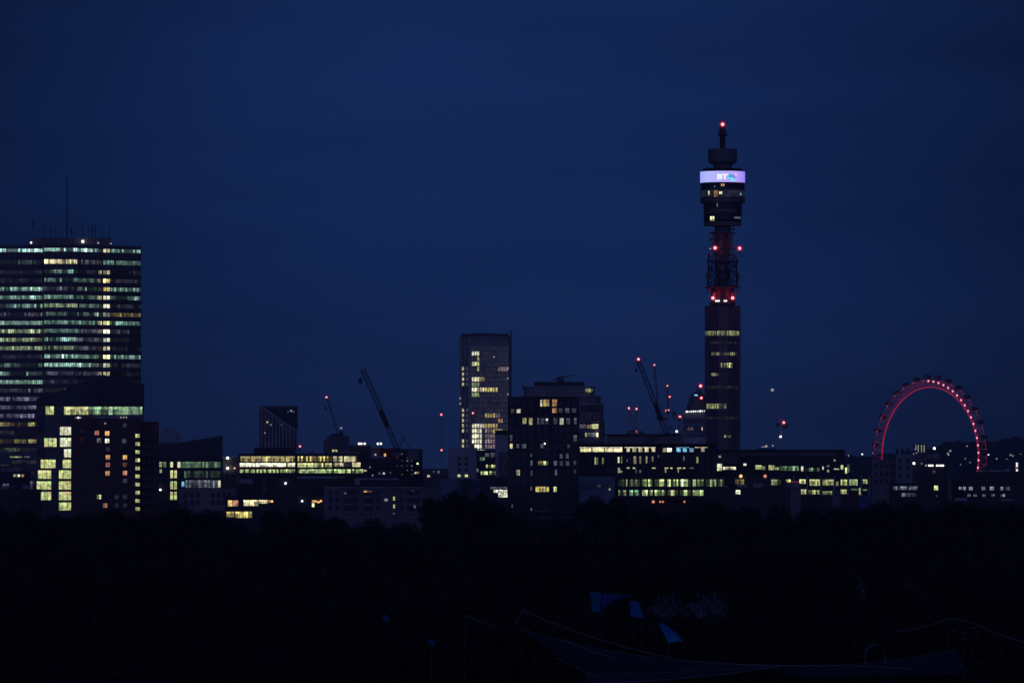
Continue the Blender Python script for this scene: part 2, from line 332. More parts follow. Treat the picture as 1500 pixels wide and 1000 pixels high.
    for i in range(25):
        for fi, f in enumerate(FC):
            if fi == 3:
                if i < len(stairs): order.append((f, i, stairs[i], 1.1 if i > 4 else .8, 1, 2, .38, .96)); order.append((f, i, CR, .35, .6, 2, 0, .3))
            else:
                e = rowsL[i][fi if fi < 3 else 3]
                c, k, p = e if e else (G, .06, 1)
                n = (73, 17, 11, 0, 16)[fi]; order.append((f, i, c, k, p, n, 0, 1))
    for j, o in enumerate(order):
        if j < 98: mb = MB(); band(mb, *o); mb.build('window_band', [GLASS, M['dark']], root)
        else: band(rest, *o)
    tag(rest.build('window_band', [GLASS, M['dark']], root), kind='stuff')
    m = MB(); m.box(X(43, D), X(163, D), D + 12, D + 30, ztop - 1.2, Z(346.5, D)); m.build('penthouse', M['mid'], root)
    zt = Z(346.5, D)
    for x, y in ((49, 318), (65, 330), (74, 327), (82, 324), (105, 328), (121.5, 318), (130, 327), (135.5, 325), (140, 326), (151, 329), (161, 321)):
        m = MB(); r_ = rnd.uniform(.10, .16); m.beam((X(x, D), D + 14, zt), (X(x, D), D + 14, Z(y, D)), r_)
        if rnd.random() < .6: m.box(X(x, D) - .25, X(x, D) + .25, D + 13.6, D + 14.3, Z(y + 12, D), Z(y + 5, D))
        m.build('antenna', M['steel'], root)
    m = MB(); m.beam((X(98.5, D), D + 16, zt), (X(98.5, D), D + 16, Z(300, D)), .38); m.beam((X(98.5, D), D + 16, Z(300, D)), (X(98.5, D), D + 16, Z(257, D)), .24); m.build('main_mast', M['steel'], root)
    for x, y, k, r in ((45.5, 354, 'white', .33), (121.5, 352, 'white', .5), (144, 354, 'dim', .35), (162.5, 355, 'dim', .3)): lamp(root, (X(x, D), D + 10, Z(y, D)), r, k)
office_tower()
# low podium & street block at the tower's foot
b = Bld('podium_building', 'low block with faint window strips at the foot of the ribbon-windowed tower', 'building', 2050, -60, 62, 664, 30, 'grey')
b.win(14, 32, 667, 670, GN, .6, 8); b.win(35, 44, 667, 670, GR, .9, 4); b.win(0, 14, 680, 683, DG, .8, 5); b.win(18, 60, 674, 679, DG, .6, 14); b.win(0, 50, 690, 694, DG, .5, 12); b.finish()
b = Bld('low_house', 'small dark house with bright upstairs window, low at the left edge', 'building', 1800, -30, 44, 690, 14, 'dark')
b.win(19.5, 29, 692, 698, WH, 1.1, 3); b.win(31, 35, 692, 698, WM, .4, 1); b.win(4, 8, 708, 714, GR, .7, 1); b.win(9, 13, 708, 713, GR, .7, 1); b.win(16, 24, 722, 727, GR, .5, 3); b.win(26, 33, 722, 727, GR, 1, 2); b.finish()
lamp(b.root, (X(46, 1798), 1798, Z(734.5, 1798)), .3, 'white')

# ================================================================== 2 stepped glass block with peaked roof
D = 1900
b = Bld('laboratory_building', 'dark block with peaked roof and bright full-width top window ribbon, before the tall tower', 'building', D, 53.5, 211, 607.2, 40, 'dark', body=False)
m = MB(); a, c = X(53.5, D), X(211, D)
m.box(a, c, D, D + 40, GZ, Z(594, D)); m.build('wall', M['mid'], b.root)
prof = [(53.5, 583.5), (90, 572), (119, 559.5), (150, 548.5), (211, 562)]
m = MB(); pl = [(X(x, D), Z(y, D)) for x, y in prof]; zb = Z(593.5, D)
n = len(pl)
fr = [(x, D - .4, z) for x, z in pl]; bk = [(x, D + 41, z - 2) for x, z in pl]
m.quad([(pl[0][0], D - .4, zb), (pl[-1][0], D - .4, zb)] + fr[::-1]); m.quad([(pl[-1][0], D + 41, zb), (pl[0][0], D + 41, zb)] + bk)
for i in range(n - 1): m.quad([fr[i], fr[i + 1], bk[i + 1], bk[i]])
m.quad([(pl[0][0], D + 41, zb), (pl[0][0], D - .4, zb), fr[0], bk[0]]); m.quad([(pl[-1][0], D - .4, zb), (pl[-1][0], D + 41, zb), bk[-1], fr[-1]]); m.quad([(pl[0][0], D - .4, zb), (pl[0][0], D + 41, zb), (pl[-1][0], D + 41, zb), (pl[-1][0], D - .4, zb)])
m.build('roof', M['roof'], b.root)
for (x, y), (x2, y2) in zip(prof, prof[1:]):
    pass
b.win(67, 79, 595, 607, YG, 1, 2); b.win(94, 130, 595.5, 607, YG, .95, 12, var=.25); b.win(130, 208, 595.5, 607, GT, 1.1, 27, var=.45)
for x0, x1, y0, y1, n_ in ((88, 104, 625, 637, 3), (65, 83, 641.5, 654, 3), (88, 104, 641, 654, 3), (94, 104, 657.5, 669.5, 2), (60, 81.5, 673, 685.3, 4), (92, 104, 673, 685.3, 2), (56, 75, 688.5, 700.8, 3), (86.5, 104, 688.5, 700.8, 3), (54, 75, 704.5, 716.5, 4), (86.5, 104, 704.5, 716.5, 3), (54, 75, 720, 732, 4), (86.5, 104, 720, 732, 3), (86.5, 104, 735.5, 747, 3)):
    b.win(x0, x1, y0, y1, WH if y0 < 660 and x0 > 85 else YG, .95, n_, var=.12)
b.grid([60.5], [625, 657, 611], 9, 11, n=2); b.grid([96], [611], 14, 11, n=3)
b.finish()
b2 = Bld('annexe_building', 'low annexe with a dim strip window, left of the stepped block with yellow windows', 'building', 1880, 30, 53, 700, 12, 'dark')
b2.win(36, 50, 704, 716, DG, 1.6, 5); b2.win(46.5, 52.6, 720, 732, GT, .9, 2); b2.finish()

# ================================================================== 3 brown brick flats
D = 1700
b = Bld('block_of_flats', 'brown brick flats with a column of lit stair windows, left of the slanted-roof block', 'block of flats', D, 106, 205, 612.5, 22, 'brick')
b.box('wing', 205, 232.5, 617, 760, 3, 22, 'brick')
L_ = [(142, 634, OR, 1), (157, 634.5, WM, 1.3), (145, 645, GR, .8), (157, 645.5, WH, 1.3), (158, 669.5, WM, 1.4), (158, 680.5, OR, .8), (157.5, 693, WM, .8), (182, 646, GR, .7), (183, 669.5, WM, 1.6), (183, 680.5, OR, .3), (183, 692.5, OR, 1.4), (183, 704, GR, .5), (145, 727.5, YG, 1), (154, 740, OR, .9), (121, 631.5, OR, .015), (121, 643, OR, .015)]
for x, y, c, k in L_: b.win(x - 3, x + 3, y - 3.2, y + 3, c, k, 2, var=.35)
for i in range(10): b.win(198.3, 204.6, 636 + 11.9 * i - 0.6, 640.5 + 11.9 * i, YG, .75, 2, var=.3)
b.grid([112, 121, 130, 145, 158, 171, 183, 192], [y - 3 for y in (623, 634, 645.5, 657.5, 669.5, 680.5, 692.5, 704, 716, 727.5, 740)], 5.5, 5.8, n=2, dimp=.04)
b.grid([211, 219, 227], [638 + 11.9 * i for i in range(9)], 4.5, 5.5)
b.finish()
for x, y, k in ((112, 611.5, 'dim'), (115, 611.5, 'white'), (118, 611.5, 'dim'), (154, 620, 'dim'), (177, 611, 'dim'), (181, 611, 'dim'), (185, 611, 'dim')): lamp(b.root, (X(x, D), D - .6, Z(y, D)), .22, k)

# ================================================================== 4 slanted roof block
D = 1900
b = Bld('college_building', 'glazed block with three pale window ribbons under a dark roof slanting up rightwards', 'building', D, 232, 326, 672, 34, 'dark', plant=False)
m = MB(); pl = [(X(232, D), Z(653, D)), (X(326, D), Z(637.5, D))]; zb = Z(672.4, D)
m.prism([(pl[0][0], D - .5), (pl[1][0], D - .5), (pl[1][0], D + 35), (pl[0][0], D + 35)], zb, [pl[0][1], pl[1][1], pl[1][1], pl[0][1]]); m.build('roof', M['roof'], b.root)
b.win(260, 264.5, 673, 684.5, WH, .9, 2); b.win(265, 322.5, 673, 684.5, GT, .75, 22, var=.5); b.win(249.5, 253.5, 673, 684, YG, .7, 1); b.win(233.5, 237.5, 675, 684, YG, .7, 1); b.win(239.5, 243.5, 675, 684, GT, .6, 1)
b.win(234, 237, 687, 692, WH, .6, 1)
for y in (688.5, 704.5, 720): b.win(249.5, 253.5, y, y + 11.6, YG, .9, 1, var=.05); b.win(255, 259, y, y + 11.6, YG, .95, 1, var=.05)
b.win(270, 322.5, 689.5, 699.5, GT, .06, 20, var=1.1); b.win(266, 270, 705, 712.5, CY, 1.1, 1); b.win(272, 319, 703, 714, GR, .75, 20, var=.5); b.win(319.5, 323, 703.5, 713.5, WH, .9, 1)
b.finish()
lamp(b.root, (X(235, D), D - .7, Z(717, D)), .32, 'white')
b = Bld('brick_annexe', 'plain low block with small dark windows, below the ribbons of the slanted-roof block', 'building', 1860, 262, 345, 715.5, 14, 'concrete', plant=False)
b.grid([272, 281, 290, 312, 320, 328, 336], [722, 733], 3.6, 5.5); b.finish()
b = Bld('concrete_building', 'plain grey concrete block with two wall lamps, right of the slanted-roof block', 'building', 1960, 326.5, 351, 669, 20, 'grey', plant=False)
b.grid([333, 341], [694.5, 704, 714, 724], 3.2, 4); b.finish()
for y in (670.5, 685.5): lamp(b.root, (X(333.5, 1960), 1959, Z(y, 1960)), .42, 'white')
lamp(b.root, (X(343.5, 1960), 1959.5, Z(685.5, 1960)), .25, 'warm')
# distant rooftop dish structure
D = 2900; t = thing('footbridge_arch', 'faint lattice arch rising just above the low end of the slanted roof', 'arch', (X(250, D), D, GZ))
for s_ in (-3, 3):
    m = MB(); pr = None
    for i in range(13):
        a = math.pi * i / 12; p = Vector((X(249 - 14 * math.cos(a), D), D + s_, Z(645 - 17 * math.sin(a), D)))
        if pr is not None: m.beam(pr, p, .35); m.beam(p, (p.x, p.y, Z(650, D)), .18)
        pr = p
    m.build('rib', M['galv'], t)
m = MB(); m.box(X(233, D), X(266, D), D - 3.2, D + 3.2, Z(700, D), Z(648, D)); m.build('deck', M['mid'], t)

# ================================================================== 5 wedge-topped tower far away
D = 4600
b = Bld('wedge_tower', 'distant hazy tower of upright fins with a dark slanted corner cut across its top', 'tower', D, 380, 436, 594.5, 26, 'mid', plant=False)
prof = [(381, 596), (436, 632)]
for i in range(11):
    x = 383.5 + i * 5.15; yt = 594 + max(0, (x - 383)) * .70
    m = MB(); m.box(X(x - 1.0, D), X(x + 1.0, D), D - 1.6, D - .02, GZ, Z(yt, D)); m.build('fin', M['pale'], b.root)
m = MB(); m.beam((X(381, D), D - 1.6, Z(594, D)), (X(437, D), D - 1.6, Z(633, D)), .9); m.build('slanted_edge', M['pale'], b.root)
m = MB(); m.prism([(X(384, D), D - .8), (X(436, D), D - .8), (X(436, D), D - .03), (X(384, D), D - .03)], Z(632, D), Z(595, D)); 
m = MB(); P = [(X(386, D), Z(596, D)), (X(436, D), Z(596, D)), (X(436, D), Z(630, D))]
m.quad([(p[0], D - .5, p[1]) for p in P[::-1]]); m.quad([(p[0], D - .03, p[1]) for p in P])
for i in range(3): j = (i + 1) % 3; m.quad([(P[i][0], D - .5, P[i][1]), (P[j][0], D - .5, P[j][1]), (P[j][0], D - .03, P[j][1]), (P[i][0], D - .03, P[i][1])])
m.build('turbine_recess', M['steel'], b.root)
for x, y, c, k in ((391.5, 618, WH, .8), (397, 622, GR, 1.0), (388, 634, GR, 1.4), (422, 603, GR, .7), (426.5, 601.5, GR, 1.6), (430, 603, GR, .5), (412.5, 622, GR, .5)): b.win(x - 1.2, x + 1.2, y - 1.2, y + 1.2, c, k, 1, dy=-1.7)
b.finish()
m = MB(); m.beam((X(439.5, D), D + 5, GZ), (X(439.5, D), D + 5, Z(654, D)), .5); m.build('lamp_mast', M['steel'], b.root); beacon(b.root, (X(439.5, D), D + 5, Z(653.5, D)), 1.5)

# ================================================================== 6 long lit office, and low blocks in front
D = 2120
b = Bld('long_office', 'long low office with three brilliantly lit window ribbons, below the wedge-topped tower', 'office building', D, 350, 433, 664, 30, 'dark')
b.box('plant_room', 372, 431, 655.5, 664, 8, 22, 'steel')
b.win(352.5, 432, 668, 676, lin((165, 150, 100)), 1.0, 30, var=.45); b.win(351.5, 432, 678, 683.2, WH, 1.9, 30, var=.15, p=.98); b.win(351.5, 432, 687.3, 692, GN, .9, 30, var=.45, p=.8)
b.win(351, 432, 684.2, 686.2, RD, .05, 20); b.finish()
b = Bld('long_office', 'long low office with three yellow-green window ribbons, its left end joining the brighter ribboned office', 'office building', D + 3, 433.6, 541, 664, 30, 'dark')
b.win(436, 486, 668, 675.5, YE, .8, 20, var=.6, p=.75); b.win(488, 523, 668, 676, CR, .85, 13, var=.4, p=.85); b.win(436, 486, 678, 684, YG, .9, 20, var=.4, p=.9); b.win(488, 503, 678, 683, CR, 1, 6, p=.9); b.win(516, 528, 677, 683.5, CR, 1, 5, var=.3); b.win(504, 515, 678, 683, DG, .5, 4)
b.win(436, 532, 687, 692.5, GN, 1.0, 36, var=.4, p=.85); b.win(533, 537, 688, 690, WH, .8, 2); b.finish()
b = Bld('podium_building', 'dark low podium with pale roof edges under the long lit offices', 'building', 2060, 342, 606, 700, 30, 'dark', parapet=1.1, plant=False)
b.box('roof_edge', 435, 505, 697.5, 700.5, -.4, 1, 'pale'); b.box('roof_edge', 520, 584, 700.2, 702.5, -.9, .5, 'white'); b.box('panel', 348, 370, 701.5, 708, -.5, 0, 'pale'); b.box('panel', 384, 391, 700.5, 722, -.9, .3, 'mid'); b.box('panel', 519.5, 527, 701, 710, -1.2, -.1, 'pale')
b.grid([400, 410, 420, 445, 455, 465, 475, 545, 560, 570], [706], 7, 6, n=3); b.finish()
lamp(b.root, (X(418.3, 2060), 2059, Z(707.5, 2060)), .4, 'cool'); 
b = Bld('restaurant_building', 'low dark building with two rows of golden windows, lowest lights left of centre', 'building', 1760, 330, 474, 726, 20, 'dark', plant=False)
b.win(334, 340, 732.5, 741, YE, 1.3, 2); b.win(340.5, 349, 732.5, 741, OR, 1.0, 3, var=.5); b.win(357, 378, 732, 740.5, CR, 1.2, 7, var=.3); b.win(379, 392, 732, 737, CR, 1.2, 4, var=.3); b.win(393, 400, 732.5, 735.5, WM, 1, 2)
b.win(332, 343, 749, 757, YE, 1.0, 4, var=.5); b.win(345, 369, 749, 758, YE, 1.25, 8, var=.45); b.win(457, 464, 732.5, 735.5, WM, 1.2, 3); b.win(457, 460.5, 736.5, 742, CR, 1.2, 1)
b.grid([410, 420, 430], [732], 6, 5, n=2); b.finish()
for x, y in ((442.5, 733.5), (466.5, 735), (470, 733.5)): lamp(b.root, (X(x, 1760), 1759, Z(y, 1760)), .3, 'warm' if x > 450 else 'cool')
D = 1620
b = Bld('balcony_flats', 'long pale balconied flats, low in front of the long lit offices', 'block of flats', D, 474.5, 619, 713.5, 16, 'grey', plant=False)
b.box('roof_edge', 474, 620, 712.8, 714, -.7, .2, 'pale')
b.win(533, 538, 716.5, 720.5, WM, 1.5, 2, var=.1); b.win(538.5, 545, 716.5, 720.5, OR, 1.0, 3, var=.1); b.win(504.5, 507, 721, 723.5, GR, 1, 1); b.win(575.8, 578.4, 727, 732.5, YG, .85, 1, var=.1); b.win(575.8, 578.4, 738.5, 744, YG, .85, 1, var=.1); b.win(575.8, 578, 750.5, 753, GR, .8, 1); b.win(563, 568, 730, 733.5, GR, 1.3, 2); b.win(603.5, 606.5, 715.5, 719.5, OR, 1.0, 1); b.win(606, 609, 740, 744, GR, .8, 1)
for y in (718, 729.5, 741):
    for x in (484, 494, 522, 554, 588, 598, 613): b.win(x - 1.6, x + 1.6, y, y + 5.5, None, 1, 1)
    for x0, x1 in ((505, 519), (532, 548), (600, 612)):
        b.box('balcony', x0, x1, y + 8, y + 9.2, -1.4, -.02, 'pale'); b.win(x0 + 1, x1 - 1, y + 1.5, y + 7.4, None, 1, 4)
b.finish()

# 8 far blocks left of centre
D = 3200
b = Bld('domed_block', 'dim hazy round-shouldered block rising behind the yellow-green ribboned office', 'building', D, 474, 512, 645, 30, 'mid', plant=False)
b.box('upper_storey', 479, 508, 638, 645.2, 5, 24, 'mid'); b.box('upper_storey', 485, 503, 634.5, 638.2, 8, 20, 'dark'); b.box('upper_storey', 497.5, 501.5, 630.5, 634.7, 10, 14, 'steel')
b.win(486.5, 489.5, 658.5, 661.5, YG, 1.0, 1, var=.05); b.win(491, 494, 658.5, 661.5, YG, 1, 1, var=.05); b.finish(); lamp(b.root, (X(499.8, D), D - .8+10, Z(626.5, D)), .55, 'dim'); lamp(b.root, (X(514.5, D), D - 1, Z(663, D)), .5, 'pink')
m = MB(); m.beam((X(499.8, D), D + 10, Z(631, D)), (X(499.8, D), D + 10, Z(627, D)), .2); m.build('lamp_mast', M['steel'], b.root)
b = Bld('depot_building', 'dark flat block with two pairs of bright white roof floodlights', 'building', 2500, 511, 543, 652, 25, 'dark')
b.grid([517, 525, 533], [672], 3, 4); b.finish()
for x in (526, 529.3, 534.3): lamp(b.root, (X(x, 2500), 2499, Z(649.6, 2500)), .42, 'white')
b = Bld('low_block', 'low dark block under the right-hand pair of floodlights', 'building', 2480, 543.5, 562, 655.5, 20, 'mid', plant=False); b.grid([549, 556], [662, 672], 3, 4); b.finish()
for x in (553.5, 558): lamp(b.root, (X(x, 2480), 2479.2, Z(649.6, 2480)), .42, 'white'); 
for x in (555.7, 530): 
    DD = 2480 if x > 540 else 2500
    m = MB(); m.beam((X(x, DD), DD, Z(656, DD)), (X(x, DD), DD, Z(651, DD)), .15); m.box(X(x - 3.5, DD), X(x + 3.5, DD), DD - .2, DD + .2, Z(651.8, DD), Z(651.2, DD)); m.build('floodlight_rail', M['steel'], b.root if DD == 2480 else bpy.data.objects['depot_building'])
lamp(b.root, (X(549.8, 2480), 2479, Z(665.5, 2480)), .45, 'dim')
b = Bld('red_building', 'small dark red building with one warm light, just left of the near crane', 'building', 2350, 557, 583, 656.5, 18, 'red', plant=False); b.win(562.3, 565.3, 664, 669.5, WM, 1.4, 1); b.finish()
b = Bld('terrace_building', 'wide dark terrace with scattered faint lights below the small red building', 'building', 2300, 530, 583, 671, 16, 'dark')
for x, y, k in ((538.5, 682, .6), (541.5, 684, 1.2), (538, 693.5, .6), (546, 696, .8), (556, 693, .5), (562.3, 693, 2.4), (572, 692, .4)): b.win(x - 1.4, x + 1.4, y - 1.4, y + 1.4, GR, k, 1)
b.grid([535, 550, 556, 568, 575], [677, 685], 3, 3); b.finish()
D = 2150
b = Bld('scaffolded_block', 'dark unfinished block dotted with tiny lights, to the right of the near crane mast', 'building', D, 581, 619, 657.5, 22, 'dark')
for i, x in enumerate((582, 589, 596.5, 603)):
    for j, y in enumerate((660, 664.5, 670, 675, 682, 688.5, 694.5)):
        if rnd.random() < .6: b.win(x - 1.3, x + 1.3, y - 1, y + 1, GR, rnd.uniform(.3, .9), 1)
b.win(607.5, 610.5, 670.5, 673.5, WH, 1.5, 1); b.win(610.5, 613, 677.5, 680, WH, 1, 1); b.win(607, 610, 691, 693.5, WH, 1.4, 1); b.win(611, 613.5, 690.5, 693.5, WM, .7, 1)
m = MB()
for i in range(8): m.beam((X(582 + i * 5, D), D - 1.2, GZ), (X(582 + i * 5, D), D - 1.2, Z(656.5, D)), .08)
for y in (660, 668, 676, 684, 692, 700): m.beam((X(581, D), D - 1.2, Z(y, D)), (X(619, D), D - 1.2, Z(y, D)), .08)
m.build('scaffold', M['steel'], b.root); b.finish()
b = Bld('low_block', 'low dark block with faint windows between the unfinished block and the white-walled block', 'building', 2400, 619, 658, 686, 20, 'grey', plant=False)
b.win(626, 630, 695.5, 698.5, WH, .8, 2); b.win(634, 637, 689, 692, DG, 1.6, 1); b.win(641, 644, 689, 693, DG, 2, 1); b.grid([636, 645, 652], [697], 3, 3); b.finish()

# ================================================================== 12 slab tower (white waffle front), centre
D = 3400
b = Bld('slab_tower', 'slender tower with white lattice front and half-lit floors, behind the dark central flats', 'office tower', D, 673, 748, 500, 0, 'mid', body=False)
A0 = (X(673.2, D), D + 5); A1 = (X(687, D), D); A2 = (X(744.5, D), D + 2.5); A3 = (X(747, D), D + 9); A4 = (X(735, D), D + 15); A5 = (X(681, D), D + 15)
m = MB(); m.prism([A0, A1, A2, A3, A4, A5], GZ, Z(492, D)); m.build('core', M['concrete'], b.root)
m = MB(); m.prism([(X(676, D), D + 4), (X(745, D), D + 4), (X(740, D), D + 12), (X(682, D), D + 12)], Z(492, D), Z(488.5, D)); m.box(X(689, D), X(700, D), D + 5, D + 9, Z(488.6, D), Z(487.2, D)); m.box(X(706, D), X(720, D), D + 5, D + 9, Z(488.6, D), Z(487.5, D)); m.build('roof_plant', M['roof'], b.root)
def on(A, B, x0, x1, xs): return [(A[0] + (B[0] - A[0]) * (x - x0) / (x1 - x0), A[1] + (B[1] - A[1]) * (x - x0) / (x1 - x0)) for x in xs]
fl = [506 + 7.55 * i for i in range(26)]
for i, y in enumerate([500.5] + fl):   # white floor edges
    m = MB(); z = Z(y, D); q = [(A0[0] - .2, A0[1] - .25), (A1[0] - .1, A1[1] - .35), (A2[0] + .2, A2[1] - .35), (A3[0] + .3, A3[1]), (A4[0], A4[1]), (A5[0], A5[1])]
    m.prism(q, z - .2, z + .2); m.build('floor_edge', M['white'], b.root)
mm = MB()
for x in [687 + 3.84 * i for i in range(16)]:
    p = on(A1, A2, 687, 744.5, [x])[0]; mm.box(p[0] - .16, p[0] + .16, p[1] - .45, p[1] - .02, GZ, Z(500.5, D))
for x in (673.3, 676, 681.5, 687):
    p = on(A0, A1, 673.2, 687, [x])[0]; mm.box(p[0] - .25, p[0] + .25, p[1] - .4, p[1] + .1, GZ, Z(494, D))
mm.build('mullions', M['white'], b.root)
m = MB(); m.box(X(747.6, D), X(749.6, D), D + 4, D + 6, GZ, Z(485, D)); m.beam((X(748.5, D), D + 5, Z(485, D)), (X(748.5, D), D + 5, Z(481, D)), .2); m.build('fin', M['dark'], b.root)
cellw = 3.84
def cell(mb, i, f, c, k, var=.2, half=False):
    x = 687 + cellw * i + .5; y1 = fl[f] - .6 + 7.55; y0 = fl[f] + 1.2; P, Q = on(A1, A2, 687, 744.5, [x, x + cellw - 1.0]); g = k * math.exp(rnd.gauss(0, var)); q = tuple(v * g for v in c)
    if half: y1 = (y0 + y1) / 2 + .5
    mb.quad([(P[0], P[1] - .06, Z(y1, D)), (Q[0], Q[1] - .06, Z(y1, D)), (Q[0], Q[1] - .06, Z(y0, D)), (P[0], P[1] - .06, Z(y0, D))], 0, q)
def frow(f, specs):
    mb = MB(); used = set()
    for a, e, c, k in specs:
        for i in range(a, e): cell(mb, i, f, c, k); used.add(i)
    for i in range(15):
        if i not in used: cell(mb, i, f, DG, .42 if i < 11 else .58)
    mb.build('window_band', [GLASS, M['dark']], b.root)
LITF = {1: [(1, 4, WH, .8)], 2: [(3, 4, YG, .5)], 3: [(1, 3, YG, 1), (3, 4, YG, .8)], 4: [(3, 4, YG, .6), (11, 15, PK, 1.4)], 6: [(1, 3, WH, 1.3), (3, 4, CR, .9), (4, 6, YE, .7)], 7: [(1, 4, GN, .6)], 8: [(1, 3, WH, 1.4), (3, 6, CR, .8), (6, 11, YE, .8)], 9: [(1, 4, GN, .8)], 13: [(6, 10, YE, .6), (10, 12, PK, 1)], 14: [(11, 13, WM, .6)],
        15: [(1, 3, WH, 1.4), (3, 6, WH, .8), (6, 11, YE, .8)], 16: [(1, 3, WH, 1.5), (3, 5, WH, .8), (6, 9, PK, 1.2), (9, 13, YE, .8)], 17: [(1, 3, WH, 1.5), (3, 5, WH, .9), (6, 10, PK, 1), (11, 12, GR, 1)], 18: [(1, 3, WH, 1.5), (3, 5, WH, 1), (6, 10, PK, 1.4)], 19: [(2, 4, WH, 1.5), (4, 5, WH, 1), (6, 10, PK, 1.5)], 20: [(3, 6, WH, .8)]}
for f in range(0, 25): frow(f, LITF.get(f, []))
for j, y in enumerate([539.5, 547.5, 555, 562.5, 600.5, 608, 615.5, 623, 630.5, 645.5, 652.5]):
    for x, c, k in ((678.2, CR, .8), (684.2, DG, 1.6)):
        P, Q = on(A0, A1, 673.2, 687, [x - 1.3, x + 1.3]); mb = MB(); mb.quad([(P[0], P[1] - .12, Z(y + 2.2, D)), (Q[0], Q[1] - .12, Z(y + 2.2, D)), (Q[0], Q[1] - .12, Z(y - 2.2, D)), (P[0], P[1] - .12, Z(y - 2.2, D))], 0, tuple(v * k for v in c)); mb.build('window', [GLASS], b.root)
for x, y in ((674, 583), (674, 591), (744, 539), (744, 554), (744, 577), (723.5, 522.5)): lamp(b.root, (X(x, D), D - .6 + (4.5 if x < 680 else 2), Z(y, D)), .42, 'dim', housing=False)

# 13 white block etc
D = 2320
b = Bld('white_walled_block', 'pale plain-walled block with six small dark windows over two lit ones, below the lattice-front tower', 'building', D, 657, 697.5, 655.5, 22, 'pale', plant=False)
for x in (672.5, 683):
    for y in (671.5, 679.5, 688): b.win(x - 1.8, x + 1.8, y - 1.9, y + 1.9, None)
    b.win(x - 2.3, x + 2.3, 694.8, 698.4, YG, 1.1, 2, var=.1)
b.finish()
b = Bld('office_block', 'low office with green-yellow lit windows, between the white-walled block and the dark tower of flats', 'office building', 2450, 698, 743, 659, 25, 'dark')
b.win(703, 710, 669.5, 674.5, GT, .7, 2); b.win(712, 727, 680.5, 685, YG, 1.0, 6, p=.7); b.win(704, 735, 690, 695, GN, .9, 12, p=.75, var=.5); b.win(711, 716, 663.5, 668.5, GR, .8, 2); b.win(719, 725, 662.5, 669.5, GR, .9, 3, p=.7); b.win(698, 701, 686.5, 691, GR, .8, 1)
b.grid([708, 716, 724], [674.5], 5, 3.5); b.finish(); lamp(b.root, (X(734.5, 2450), 2448.9, Z(673, 2450)), .3, 'orange'); lamp(b.root, (X(733.5, 2450), 2448.9, Z(691.5, 2450)), .4, 'white')
b = Bld('clad_stair_tower', 'smooth blue-grey clad box rising at the left shoulder of the dark tower of flats', 'building', 2250, 726, 743, 637, 12, 'pale', plant=False); b.box('cladding_cap', 725.5, 743.5, 630, 636.9, .2, 12, 'steel')
b = Bld('stepped_terrace', 'dark stepped terrace with sloping stair, against the left of the dark tower of flats', 'building', 2040, 730, 743.5, 662, 14, 'grey', plant=False); b.box('landing', 729, 743, 667, 668.3, -1, 0, 'pale')
m = MB(); m.beam(px(733, 694, 2038.6), px(741, 674, 2038.6), .25); m.build('stair', M['pale'], b.root)
for i, (x0, x1, lab) in enumerate(((645, 675, 'pale blue shed on the tree line, the wider of two, below the white-walled block'), (687.5, 704, 'pale blue shed on the tree line, the squarer of two, right of its twin'))):
    b = Bld('metal_shed', lab, 'shed', 1800, x0, x1, 701, 12, 'shed', plant=False); 
b = Bld('hut', 'dark narrow box added to darken the gap between the two pale blue sheds', 'hut', 1797, 675.3, 687.2, 701.5, 8, 'steel', plant=False)  # filler added only to darken the gap; no hut is known here
b = Bld('pavilion', 'dark flat pavilion with one brilliant white window, left of the dark tower of flats', 'building', 1790, 704.5, 743.5, 699, 12, 'dark', plant=False)
b.win(718, 743, 713, 716.5, GR, .8, 8); b.win(723, 743, 717, 721, WH, .9, 7, var=.4); b.win(730, 743.2, 721.5, 728, WH, 1.1, 5, var=.35); b.finish()

